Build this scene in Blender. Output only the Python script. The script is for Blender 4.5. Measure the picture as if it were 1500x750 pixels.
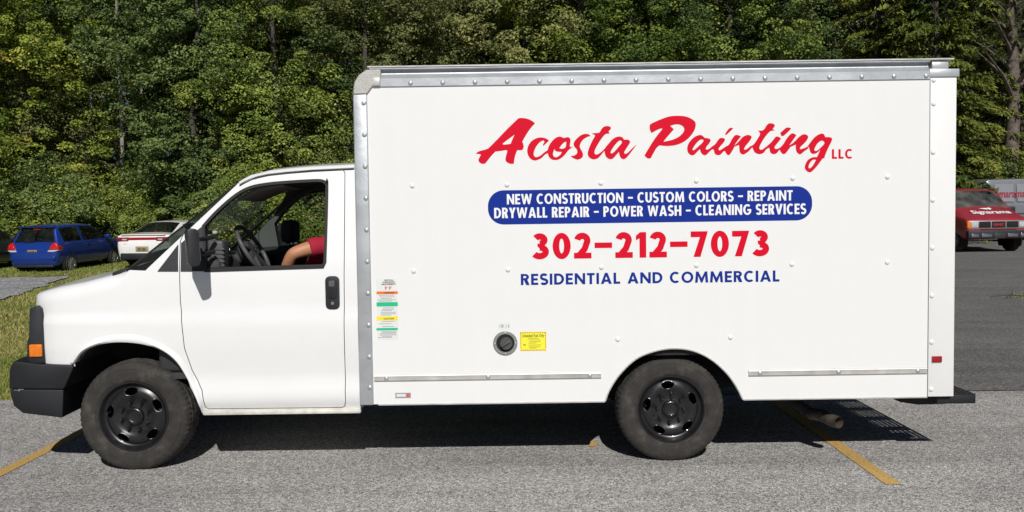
import bpy, bmesh, math, random
import numpy as np
from mathutils import Vector, Matrix, noise as mnoise

random.seed(7)
rng = np.random.default_rng(11)
for o in list(bpy.data.objects):
    bpy.data.objects.remove(o, do_unlink=True)
scene = bpy.context.scene
C = scene.collection
PI = math.pi

# ------------------------------------------------------------------ camera
FPX, CAM_H, CAM_D = 1276.0, 1.66, 5.8
cam_rot = (Matrix.Rotation(math.radians(90 - 2.7), 3, 'X') @ Matrix.Rotation(math.radians(-0.8), 3, 'Z'))
cam_loc = Vector((0, -CAM_D, CAM_H))
cd = bpy.data.cameras.new('camera')
cd.sensor_fit = 'HORIZONTAL'; cd.sensor_width = 36.0
cd.lens = FPX / 1500.0 * 36.0
cd.clip_start = 0.05; cd.clip_end = 600
cam = bpy.data.objects.new('camera', cd); C.objects.link(cam)
cam.matrix_world = Matrix.Translation(cam_loc) @ cam_rot.to_4x4()
scene.camera = cam

# ------------------------------------------------------------------ light
SUN = Vector((-0.12, 1.0, -0.81)).normalized()
elev = math.asin(-SUN.z)
w = bpy.data.worlds.new('World'); scene.world = w; w.use_nodes = True
nt = w.node_tree; nt.nodes.clear()
sky = nt.nodes.new('ShaderNodeTexSky'); sky.sky_type = 'NISHITA'; sky.sun_disc = False
sky.sun_elevation = elev; sky.sun_rotation = math.atan2(-SUN.x, -SUN.y)
sky.air_density = 0.45; sky.dust_density = 0.3; sky.ozone_density = 1.0
bg = nt.nodes.new('ShaderNodeBackground'); bg.inputs[1].default_value = 0.05
wo = nt.nodes.new('ShaderNodeOutputWorld')
nt.links.new(sky.outputs[0], bg.inputs[0]); nt.links.new(bg.outputs[0], wo.inputs[0])
ld = bpy.data.lights.new('sun', 'SUN'); ld.energy = 5.0; ld.angle = math.radians(0.5); ld.color = (1.0, 0.972, 0.925)
sun = bpy.data.objects.new('sun', ld); C.objects.link(sun)
sun.rotation_euler = SUN.to_track_quat('-Z', 'Y').to_euler(); sun.location = (3, -20, 20)
vs = scene.view_settings
vs.view_transform = 'Standard'; vs.look = 'None'; vs.gamma = 1.0; vs.exposure = -0.28
try: vs.use_curve_mapping = False
except Exception: pass

# ------------------------------------------------------------------ measuring helpers
def ray(px, py):
    return cam_rot @ Vector(((px - 750) / FPX, -(py - 375) / FPX, -1))
def at(px, py, Y=0.0):            # point of a drawing traced on the vertical plane at depth Y
    d = ray(px, py); t = (Y + CAM_D) / d.y
    return cam_loc + d * t
def xz(px, py, Y=0.0):
    p = at(px, py, Y); return (p.x, p.z)

# ------------------------------------------------------------------ materials
MATS = {}
def nodes_of(name):
    m = bpy.data.materials.new(name); m.use_nodes = True
    MATS[name] = m
    b = m.node_tree.nodes['Principled BSDF']
    return m, m.node_tree, b
def N(nt, typ, **kw):
    n = nt.nodes.new(typ)
    for k, v in kw.items():
        if k in n.inputs.keys() if hasattr(n.inputs, 'keys') else False: n.inputs[k].default_value = v
        else: setattr(n, k, v)
    return n
def ramp(nt, stops):
    r = nt.nodes.new('ShaderNodeValToRGB')
    el = r.color_ramp.elements
    while len(el) < len(stops): el.new(0.5)
    for e, (p, c) in zip(el, stops):
        e.position = p; e.color = (*c, 1) if len(c) == 3 else c
    return r
def mat(name, col, rough=0.5, metal=0.0, coat=0.0, var=0.0, scale=6.0, bump=0.0, bscale=60.0, spec=0.5):
    """plain paint / plastic / metal with a little uneven colour, uneven gloss and fine relief"""
    if name in MATS: return MATS[name]
    m, nt, b = nodes_of(name)
    b.inputs['Roughness'].default_value = rough; b.inputs['Metallic'].default_value = metal
    b.inputs['Coat Weight'].default_value = coat; b.inputs['Coat Roughness'].default_value = 0.06
    b.inputs['Specular IOR Level'].default_value = spec
    tc = N(nt, 'ShaderNodeTexCoord')
    n = N(nt, 'ShaderNodeTexNoise'); n.inputs['Scale'].default_value = scale; n.inputs['Detail'].default_value = 6
    nt.links.new(tc.outputs['Object'], n.inputs['Vector'])
    d = max(var, 0.02)
    r = ramp(nt, [(0.3, tuple(c * (1 - d) for c in col)), (0.7, tuple(min(1, c * (1 + d)) for c in col))])
    nt.links.new(n.outputs['Fac'], r.inputs[0]); nt.links.new(r.outputs[0], b.inputs['Base Color'])
    mr = N(nt, 'ShaderNodeMapRange'); mr.inputs[3].default_value = rough * 0.85; mr.inputs[4].default_value = min(1, rough * 1.2)
    nt.links.new(n.outputs['Fac'], mr.inputs[0]); nt.links.new(mr.outputs[0], b.inputs['Roughness'])
    if bump:
        n2 = N(nt, 'ShaderNodeTexNoise'); n2.inputs['Scale'].default_value = bscale; n2.inputs['Detail'].default_value = 4
        nt.links.new(tc.outputs['Object'], n2.inputs['Vector'])
        bp = N(nt, 'ShaderNodeBump'); bp.inputs['Strength'].default_value = bump; bp.inputs['Distance'].default_value = 0.01
        nt.links.new(n2.outputs['Fac'], bp.inputs['Height']); nt.links.new(bp.outputs[0], b.inputs['Normal'])
    return m
def glass(name, tint, refl=0.05, rough=0.02, dust_glare=0.03):
    m, nt, b = nodes_of(name)
    nt.nodes.remove(b); out = nt.nodes['Material Output']
    t = N(nt, 'ShaderNodeBsdfTransparent'); t.inputs[0].default_value = (*tint, 1)
    g = N(nt, 'ShaderNodeBsdfGlossy'); g.inputs['Roughness'].default_value = rough
    geo = N(nt, 'ShaderNodeNewGeometry')                      # Schlick reflectance, the same from both sides of the pane
    dt = N(nt, 'ShaderNodeVectorMath', operation='DOT_PRODUCT'); nt.links.new(geo.outputs['Incoming'], dt.inputs[0]); nt.links.new(geo.outputs['Normal'], dt.inputs[1])
    ab = N(nt, 'ShaderNodeMath', operation='ABSOLUTE'); nt.links.new(dt.outputs['Value'], ab.inputs[0])
    om = N(nt, 'ShaderNodeMath', operation='SUBTRACT'); om.inputs[0].default_value = 1.0; nt.links.new(ab.outputs[0], om.inputs[1])
    pw = N(nt, 'ShaderNodeMath', operation='POWER'); nt.links.new(om.outputs[0], pw.inputs[0]); pw.inputs[1].default_value = 5.0
    fr = N(nt, 'ShaderNodeMath', operation='MULTIPLY_ADD'); nt.links.new(pw.outputs[0], fr.inputs[0]); fr.inputs[1].default_value = 0.9; fr.inputs[2].default_value = refl
    mx = N(nt, 'ShaderNodeMixShader')
    nt.links.new(fr.outputs[0], mx.inputs[0]); nt.links.new(t.outputs[0], mx.inputs[1]); nt.links.new(g.outputs[0], mx.inputs[2])
    df = N(nt, 'ShaderNodeBsdfDiffuse'); df.inputs[0].default_value = (0.55, 0.54, 0.50, 1)  # pale film: dust, and on the van a painted reflection
    tc = N(nt, 'ShaderNodeTexCoord'); n = N(nt, 'ShaderNodeTexNoise'); n.inputs['Scale'].default_value = 2.5; n.inputs['Detail'].default_value = 6
    nt.links.new(tc.outputs['Object'], n.inputs['Vector'])
    mr = N(nt, 'ShaderNodeMapRange'); mr.inputs[1].default_value = 0.3; mr.inputs[2].default_value = 0.7; mr.inputs[3].default_value = 0.0; mr.inputs[4].default_value = dust_glare * 2
    nt.links.new(n.outputs['Fac'], mr.inputs[0])
    m2 = N(nt, 'ShaderNodeMixShader'); nt.links.new(mr.outputs[0], m2.inputs[0]); nt.links.new(mx.outputs[0], m2.inputs[1]); nt.links.new(df.outputs[0], m2.inputs[2])
    nt.links.new(m2.outputs[0], out.inputs[0])
    return m

def panel_mat(name, col, rough):
    """white sheet: broad unevenness, faint vertical run-off dirt towards nothing in particular, slight waviness"""
    m, nt, b = nodes_of(name)
    tc = N(nt, 'ShaderNodeTexCoord')
    mp = N(nt, 'ShaderNodeMapping'); mp.inputs['Scale'].default_value = (9, 9, 0.7)
    nt.links.new(tc.outputs['Object'], mp.inputs[0])
    n = N(nt, 'ShaderNodeTexNoise'); n.inputs['Scale'].default_value = 1.3; n.inputs['Detail'].default_value = 8; n.inputs['Roughness'].default_value = 0.65
    nt.links.new(mp.outputs[0], n.inputs['Vector'])
    r = ramp(nt, [(0.25, tuple(c * 0.982 for c in col)), (0.62, col)])
    nt.links.new(n.outputs['Fac'], r.inputs[0])
    sp = N(nt, 'ShaderNodeTexNoise'); sp.inputs['Scale'].default_value = 38; sp.inputs['Detail'].default_value = 3
    nt.links.new(tc.outputs['Object'], sp.inputs['Vector'])
    r2 = ramp(nt, [(0.22, (0.86, 0.84, 0.78)), (0.26, (1, 1, 1))])
    nt.links.new(sp.outputs['Fac'], r2.inputs[0])
    mx = N(nt, 'ShaderNodeMix', data_type='RGBA', blend_type='MULTIPLY'); mx.inputs[0].default_value = 1.0
    nt.links.new(r.outputs[0], mx.inputs[6]); nt.links.new(r2.outputs[0], mx.inputs[7])
    nt.links.new(mx.outputs[2], b.inputs['Base Color'])
    b.inputs['Roughness'].default_value = rough
    n3 = N(nt, 'ShaderNodeTexNoise'); n3.inputs['Scale'].default_value = 3.2; n3.inputs['Detail'].default_value = 2
    nt.links.new(tc.outputs['Object'], n3.inputs['Vector'])
    bp = N(nt, 'ShaderNodeBump'); bp.inputs['Strength'].default_value = 0.25; bp.inputs['Distance'].default_value = 0.012
    nt.links.new(n3.outputs['Fac'], bp.inputs['Height']); nt.links.new(bp.outputs[0], b.inputs['Normal'])
    return m

def asphalt(name, dark, mid, light, scale, wide):
    m, nt, b = nodes_of(name)
    geo = N(nt, 'ShaderNodeNewGeometry')
    v = N(nt, 'ShaderNodeTexVoronoi'); v.inputs['Scale'].default_value = scale
    nt.links.new(geo.outputs['Position'], v.inputs['Vector'])
    sep = N(nt, 'ShaderNodeSeparateColor'); nt.links.new(v.outputs['Color'], sep.inputs[0])
    r = ramp(nt, [(0.0, dark), (0.45, mid), (0.8, tuple((a + c) / 2 for a, c in zip(mid, light))), (1.0, light)])
    nt.links.new(sep.outputs[0], r.inputs[0])
    # broad wear and tyre-polished lanes
    n = N(nt, 'ShaderNodeTexNoise'); n.inputs['Scale'].default_value = 0.55; n.inputs['Detail'].default_value = 7; n.inputs['Roughness'].default_value = 0.6
    mp = N(nt, 'ShaderNodeMapping'); mp.inputs['Scale'].default_value = (1.0, 1.6, 1.0)
    nt.links.new(geo.outputs['Position'], mp.inputs[0]); nt.links.new(mp.outputs[0], n.inputs['Vector'])
    r2 = ramp(nt, [(0.25, (1 - wide, 1 - wide, 1 - wide)), (0.7, (1 + 0, 1, 1))])
    nt.links.new(n.outputs['Fac'], r2.inputs[0])
    mx = N(nt, 'ShaderNodeMix', data_type='RGBA', blend_type='MULTIPLY'); mx.inputs[0].default_value = 1
    nt.links.new(r.outputs[0], mx.inputs[6]); nt.links.new(r2.outputs[0], mx.inputs[7])
    # faint tyre-polished streaks along the lot
    mp2 = N(nt, 'ShaderNodeMapping'); mp2.inputs['Scale'].default_value = (0.22, 2.6, 1.0); mp2.inputs['Rotation'].default_value = (0, 0, 0.16)
    nt.links.new(geo.outputs['Position'], mp2.inputs[0])
    n5 = N(nt, 'ShaderNodeTexNoise'); n5.inputs['Scale'].default_value = 1.0; n5.inputs['Detail'].default_value = 5
    nt.links.new(mp2.outputs[0], n5.inputs['Vector'])
    r5 = ramp(nt, [(0.34, (0.84, 0.84, 0.845)), (0.52, (1, 1, 1))]); nt.links.new(n5.outputs['Fac'], r5.inputs[0])
    mx5 = N(nt, 'ShaderNodeMix', data_type='RGBA', blend_type='MULTIPLY'); mx5.inputs[0].default_value = 1
    nt.links.new(mx.outputs[2], mx5.inputs[6]); nt.links.new(r5.outputs[0], mx5.inputs[7]); mx = mx5
    # grit at a second size
    n4 = N(nt, 'ShaderNodeTexNoise'); n4.inputs['Scale'].default_value = scale * 0.28; n4.inputs['Detail'].default_value = 2
    nt.links.new(geo.outputs['Position'], n4.inputs['Vector'])
    r4 = ramp(nt, [(0.36, (0.72, 0.72, 0.73)), (0.6, (1.08, 1.07, 1.05))])
    nt.links.new(n4.outputs['Fac'], r4.inputs[0])
    mx2 = N(nt, 'ShaderNodeMix', data_type='RGBA', blend_type='MULTIPLY'); mx2.inputs[0].default_value = 1
    nt.links.new(mx.outputs[2], mx2.inputs[6]); nt.links.new(r4.outputs[0], mx2.inputs[7])
    nt.links.new(mx2.outputs[2], b.inputs['Base Color'])
    b.inputs['Roughness'].default_value = 0.9; b.inputs['Specular IOR Level'].default_value = 0.25
    bp = N(nt, 'ShaderNodeBump'); bp.inputs['Strength'].default_value = 0.6; bp.inputs['Distance'].default_value = 0.006
    nt.links.new(v.outputs['Distance'], bp.inputs['Height']); nt.links.new(bp.outputs[0], b.inputs['Normal'])
    return m

M_BOX = panel_mat('box_white_panel', (0.765, 0.768, 0.760), 0.38)
M_PAINT = mat('cab_white_paint', (0.775, 0.778, 0.775), 0.28, coat=0.6, var=0.02, scale=2.0)
M_ALU = mat('brushed_aluminium', (0.50, 0.52, 0.54), 0.42, 0.55, var=0.12, scale=5, bump=0.1, bscale=30)
M_ALUD = mat('weathered_aluminium', (0.52, 0.51, 0.49), 0.5, 0.45, var=0.18, scale=8, bump=0.1, bscale=40)
M_CAST = mat('cast_grey_corner', (0.45, 0.44, 0.42), 0.6, 0.4, var=0.1, scale=20, bump=0.3, bscale=90)
M_PLAST = mat('black_grained_plastic', (0.014, 0.016, 0.020), 0.55, var=0.25, scale=9, bump=0.3, bscale=260)
M_PLASTB = mat('bumper_faded_plastic', (0.008, 0.009, 0.012), 0.55, var=0.3, scale=4, bump=0.3, bscale=200)
M_RUB = mat('black_rubber', (0.012, 0.012, 0.012), 0.7, var=0.3)
M_WELL = mat('wheel_well_black', (0.012, 0.012, 0.012), 0.9, var=0.4)
M_FRAME = mat('chassis_dirty_black', (0.018, 0.017, 0.016), 0.85, var=0.5, scale=12)
M_INT = mat('cab_dark_trim', (0.035, 0.035, 0.037), 0.7, var=0.2, bump=0.2, bscale=200)
M_HEAD = mat('cab_headliner_grey', (0.13, 0.13, 0.125), 0.9, var=0.1)
M_SEAT = mat('seat_dark_cloth', (0.03, 0.03, 0.033), 0.9, var=0.2, bump=0.3, bscale=150)
M_RIM = mat('black_painted_steel', (0.010, 0.010, 0.011), 0.33, 0.0, coat=0.25, var=0.3, scale=14)
M_RED = mat('red_vinyl', (0.62, 0.001, 0.020), 0.55, var=0.03, spec=0.15)
M_BLUE = mat('blue_vinyl', (0.005, 0.026, 0.25), 0.55, var=0.04, spec=0.15)
M_WHITEV = mat('white_vinyl', (0.80, 0.80, 0.80), 0.45)
M_AMBER = mat('amber_lens', (0.75, 0.19, 0.012), 0.25, coat=0.5, var=0.1, scale=40)
M_REDLENS = mat('red_lens', (0.30, 0.006, 0.010), 0.25, coat=0.5, var=0.1, scale=30)
M_CLEAR = mat('clear_lens', (0.6, 0.62, 0.63), 0.12, 0.3, coat=0.8, var=0.2, scale=25)
M_RUST = mat('rusty_exhaust_steel', (0.105, 0.085, 0.070), 0.6, 0.5, var=0.4, scale=25)
M_CHROME = mat('dull_chrome', (0.62, 0.63, 0.64), 0.18, 1.0, var=0.06)
M_SKIN = mat('tanned_skin', (0.46, 0.205, 0.11), 0.5, var=0.12, scale=25, bump=0.2, bscale=300)
M_SHIRT = mat('crimson_shirt_cloth', (0.34, 0.006, 0.030), 0.85, var=0.1, scale=10, bump=0.3, bscale=120)
M_DENIM = mat('dark_denim', (0.03, 0.045, 0.09), 0.9, var=0.15, scale=60)
M_HAIR = mat('dark_hair', (0.02, 0.014, 0.01), 0.6, var=0.3, scale=80)
M_GLASS = glass('windshield_glass', (0.70, 0.78, 0.74))
M_EGLASS = glass('windshield_side_glass', (0.40, 0.46, 0.40), 0.05, 0.03, 0.02)
M_CGLASS = glass('car_tinted_glass', (0.30, 0.34, 0.33), 0.06, 0.03, 0.012)
M_VGLASS = glass('van_glass_grey_reflection', (0.30, 0.33, 0.34), 0.10, 0.06, 0.10)  # strong pale film stands in for sky reflected in the pane

def tyre_mat():
    m, nt, b = nodes_of('dusty_tyre_rubber')
    tc = N(nt, 'ShaderNodeTexCoord')
    n = N(nt, 'ShaderNodeTexNoise'); n.inputs['Scale'].default_value = 9; n.inputs['Detail'].default_value = 9; n.inputs['Roughness'].default_value = 0.7
    nt.links.new(tc.outputs['Object'], n.inputs['Vector'])
    r = ramp(nt, [(0.3, (0.017, 0.0155, 0.014)), (0.52, (0.031, 0.028, 0.025)), (0.74, (0.085, 0.075, 0.065))])
    nt.links.new(n.outputs['Fac'], r.inputs[0]); nt.links.new(r.outputs[0], b.inputs['Base Color'])
    b.inputs['Roughness'].default_value = 0.85
    n2 = N(nt, 'ShaderNodeTexNoise'); n2.inputs['Scale'].default_value = 120
    nt.links.new(tc.outputs['Object'], n2.inputs['Vector'])
    bp = N(nt, 'ShaderNodeBump'); bp.inputs['Strength'].default_value = 0.25; bp.inputs['Distance'].default_value = 0.004
    nt.links.new(n2.outputs['Fac'], bp.inputs['Height']); nt.links.new(bp.outputs[0], b.inputs['Normal'])
    return m
M_TYRE = tyre_mat()

# ------------------------------------------------------------------ object helpers
def tag(o, label=None, cat=None, group=None, kind=None):
    if label: o['label'] = label
    if cat: o['category'] = cat
    if group: o['group'] = group
    if kind: o['kind'] = kind
    return o
def empty(name, loc=(0, 0, 0), rz=0.0):
    o = bpy.data.objects.new(name, None); C.objects.link(o)
    o.location = loc; o.rotation_euler = (0, 0, rz); o.empty_display_size = 0.2
    return o
def smooth(me, ang=35):
    me.polygons.foreach_set('use_smooth', [True] * len(me.polygons))
    try: me.set_sharp_from_angle(angle=math.radians(ang))
    except Exception: pass
def link(name, me, m=None, parent=None, sm=True, ang=35):
    me.name = name
    if m is not None:
        if len(me.materials) == 0: me.materials.append(m)
    if sm: smooth(me, ang)
    o = bpy.data.objects.new(name, me); C.objects.link(o)
    if parent is not None: setparent(o, parent)
    return o
def setparent(o, parent):
    """child meshes are modelled in the thing's own frame, unless they carry a location of their own"""
    o.parent = parent
    return o
def fin(name, bm, m, parent=None, sm=True, ang=35):
    me = bpy.data.meshes.new(name)
    bmesh.ops.recalc_face_normals(bm, faces=bm.faces[:])
    bm.to_mesh(me); bm.free()
    return link(name, me, m, parent, sm, ang)
def dup(root, parent=None):
    c = root.copy(); C.objects.link(c); c.parent = parent
    for ch in list(root.children): dup(ch, c)
    return c
def bev(bm, geom, off, seg=2):
    if off > 0:
        bmesh.ops.bevel(bm, geom=geom, offset=off, segments=seg, affect='EDGES', profile=0.5, clamp_overlap=True)
def bx(bm, x0, x1, y0, y1, z0, z1, b=0.0, seg=2):
    t = bmesh.new()
    v = [t.verts.new(p) for p in [(x0,y0,z0),(x1,y0,z0),(x1,y1,z0),(x0,y1,z0),(x0,y0,z1),(x1,y0,z1),(x1,y1,z1),(x0,y1,z1)]]
    for f in [(0,3,2,1),(4,5,6,7),(0,1,5,4),(1,2,6,5),(2,3,7,6),(3,0,4,7)]: t.faces.new([v[i] for i in f])
    bev(t, t.edges[:], b, seg); merge(bm, t)
def merge(bm, t, M=None):
    if M is not None: bmesh.ops.transform(t, matrix=M, verts=t.verts[:])
    me = bpy.data.meshes.new('tmp'); t.to_mesh(me); t.free()
    bm.from_mesh(me); bpy.data.meshes.remove(me)
def prism(bm, pts, y0, y1, b=0.0, seg=2):
    """outline in (x, z), extruded from y0 to y1"""
    t = bmesh.new()
    a = [t.verts.new((x, y0, z)) for x, z in pts]; c = [t.verts.new((x, y1, z)) for x, z in pts]
    n = len(pts); t.faces.new(a); t.faces.new(c[::-1])
    for i in range(n): t.faces.new([a[i], c[i], c[(i+1) % n], a[(i+1) % n]])
    bmesh.ops.recalc_face_normals(t, faces=t.faces[:])
    bev(t, t.edges[:], b, seg); merge(bm, t)
def tube(bm, pts, rad, seg=10, cap=True):
    pts = [Vector(p) for p in pts]; rings = []
    rads = rad if isinstance(rad, (list, tuple)) else [rad] * len(pts)
    up = Vector((0, 0, 1))
    for i, p in enumerate(pts):
        d = (pts[min(i+1, len(pts)-1)] - pts[max(i-1, 0)]).normalized()
        u = d.cross(up) if abs(d.dot(up)) < 0.95 else d.cross(Vector((1, 0, 0)))
        u.normalize(); v = d.cross(u)
        rings.append([bm.verts.new(p + (u * math.cos(2*PI*k/seg) + v * math.sin(2*PI*k/seg)) * rads[i]) for k in range(seg)])
    for a, b in zip(rings, rings[1:]):
        for k in range(seg): bm.faces.new([a[k], a[(k+1) % seg], b[(k+1) % seg], b[k]])
    if cap:
        bm.faces.new(rings[0][::-1]); bm.faces.new(rings[-1])
def lathe(bm, prof, seg=48, c=(0, 0, 0), axis='Y', close=False):
    """profile of (radius, height along axis)"""
    rings = []
    for r, h in prof:
        ring = []
        for k in range(seg):
            a = 2 * PI * k / seg; x, z = r * math.cos(a), r * math.sin(a)
            ring.append(bm.verts.new((c[0]+x, c[1]+h, c[2]+z) if axis == 'Y' else (c[0]+x, c[1]+z, c[2]+h)))
        rings.append(ring)
    pairs = list(zip(rings, rings[1:]))
    if close: pairs.append((rings[-1], rings[0]))
    for a, b in pairs:
        for k in range(seg): bm.faces.new([a[k], a[(k+1) % seg], b[(k+1) % seg], b[k]])
    if not close:
        if prof[0][0] > 1e-5: bm.faces.new(rings[0][::-1])
        if prof[-1][0] > 1e-5: bm.faces.new(rings[-1])
    bmesh.ops.remove_doubles(bm, verts=bm.verts[:], dist=1e-5)
def evaluated(o):
    dg = bpy.context.evaluated_depsgraph_get(); dg.update()
    me = bpy.data.meshes.new_from_object(o.evaluated_get(dg))
    return me
def boolean(me, cutters, op='DIFFERENCE'):
    """returns a new mesh: me <op> each cutter mesh"""
    o = bpy.data.objects.new('tmp', me); C.objects.link(o); tmp = []
    for c in cutters:
        co = bpy.data.objects.new('cut', c); C.objects.link(co); tmp.append(co)
        md = o.modifiers.new('b', 'BOOLEAN'); md.operation = op; md.object = co; md.solver = 'EXACT'; md.material_mode = 'TRANSFER'
    res = evaluated(o)
    for t in tmp + [o]: bpy.data.objects.remove(t, do_unlink=True)
    return res
def tomesh(bm, m=None):
    bmesh.ops.recalc_face_normals(bm, faces=bm.faces[:])
    me = bpy.data.meshes.new('m'); bm.to_mesh(me); bm.free()
    if m: me.materials.append(m)
    return me
def sstep(a, b, x):
    t = min(1, max(0, (x - a) / (b - a))); return t * t * (3 - 2 * t)
def crom(pts, sub=6):
    """closed outline through points; a third value of 1 marks a sharp corner"""
    n = len(pts); out = []
    for i in range(n):
        p0, p1, p2, p3 = pts[i-1], pts[i], pts[(i+1) % n], pts[(i+2) % n]
        a = Vector(p1[:2]); b = Vector(p2[:2])
        c1 = len(p1) > 2; c2 = len(p2) > 2
        m1 = Vector((0, 0)) if c1 else (b - Vector(p0[:2])) * 0.5
        m2 = Vector((0, 0)) if c2 else (Vector(p3[:2]) - a) * 0.5
        if c1: m1 = (b - a) if c2 else (b - a) * 1.5 - m2 * 0.5
        if c2: m2 = (b - a) if c1 else (b - a) * 1.5 - m1 * 0.5
        for k in range(sub):
            t = k / sub; t2 = t*t; t3 = t2*t
            out.append(tuple(a*(2*t3-3*t2+1) + m1*(t3-2*t2+t) + b*(-2*t3+3*t2) + m2*(t3-t2)))
    return out
def curve_fill(loops):
    """flat filled mesh in the XY plane from closed loops (inner loops are holes)"""
    cu = bpy.data.curves.new('c', 'CURVE'); cu.dimensions = '2D'; cu.fill_mode = 'BOTH'
    for lp in loops:
        s = cu.splines.new('POLY'); s.points.add(len(lp) - 1)
        for p, q in zip(s.points, lp): p.co = (q[0], q[1], 0, 1)
        s.use_cyclic_u = True
    o = bpy.data.objects.new('c', cu); C.objects.link(o)
    me = evaluated(o); bpy.data.objects.remove(o, do_unlink=True); bpy.data.curves.remove(cu)
    return me
def text_mesh(s, bold=0.0, space=1.0, shear=0.0):
    cu = bpy.data.curves.new('t', 'FONT'); cu.body = s; cu.size = 1.0; cu.offset = bold
    cu.space_character = space; cu.shear = shear; cu.resolution_u = 5
    o = bpy.data.objects.new('t', cu); C.objects.link(o)
    me = evaluated(o); bpy.data.objects.remove(o, do_unlink=True); bpy.data.curves.remove(cu)
    return me
def fit_text(name, s, x0, x1, z0, h, y, m, parent, bold=0.03, space=1.0, shear=0.0, flip=False):
    """lettering laid on a panel facing -Y: from x0 to x1, baseline z0, capital height h"""
    me = text_mesh(s, bold, space, shear)
    co = np.empty(len(me.vertices) * 3); me.vertices.foreach_get('co', co); co = co.reshape(-1, 3)
    ref = text_mesh('E' if s.upper() == s else 'H', bold); rc = np.empty(len(ref.vertices) * 3); ref.vertices.foreach_get('co', rc); rc = rc.reshape(-1, 3)
    b0, b1 = rc[:, 1].min(), rc[:, 1].max(); bpy.data.meshes.remove(ref)
    a0, a1 = co[:, 0].min(), co[:, 0].max()
    X = x0 + (co[:, 0] - a0) / (a1 - a0) * (x1 - x0); Z = z0 + (co[:, 1] - b0) / (b1 - b0) * h
    out = np.stack([X, np.full_like(X, y), Z], 1)
    me.vertices.foreach_set('co', out.ravel()); me.update()
    me.materials.clear()
    return link(name, me, m, parent, sm=False)

# ------------------------------------------------------------------ a heavy geometric sign-writer's alphabet, drawn glyph by glyph
GW_ = dict(A=.80, C=.72, D=.72, E=.52, G=.84, H=.70, I=0, L=.48, M=.95, N=.76, O=.86, P=.60, R=.62, S=.58, T=.56, U=.68, V=.76, W=1.12, Y=.70)
GW_.update({'0': .60, '1': .34, '2': .58, '3': .58, '7': .56, '-': .50, ' ': .28})
def arcp(cx, cy, rx, ry, a0, a1, n=18): return [(cx + rx * math.cos(math.radians(a0 + (a1 - a0) * i / n)), cy + ry * math.sin(math.radians(a0 + (a1 - a0) * i / n))) for i in range(n + 1)]
def strokep(path, t):
    P = [Vector(p) for p in path]; L = []; R = []
    for i, p in enumerate(P):
        d = (P[min(i+1, len(P)-1)] - P[max(i-1, 0)]).normalized(); n = Vector((-d.y, d.x)) * t / 2
        L.append(tuple(p + n)); R.append(tuple(p - n))
    return L + R[::-1]
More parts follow.
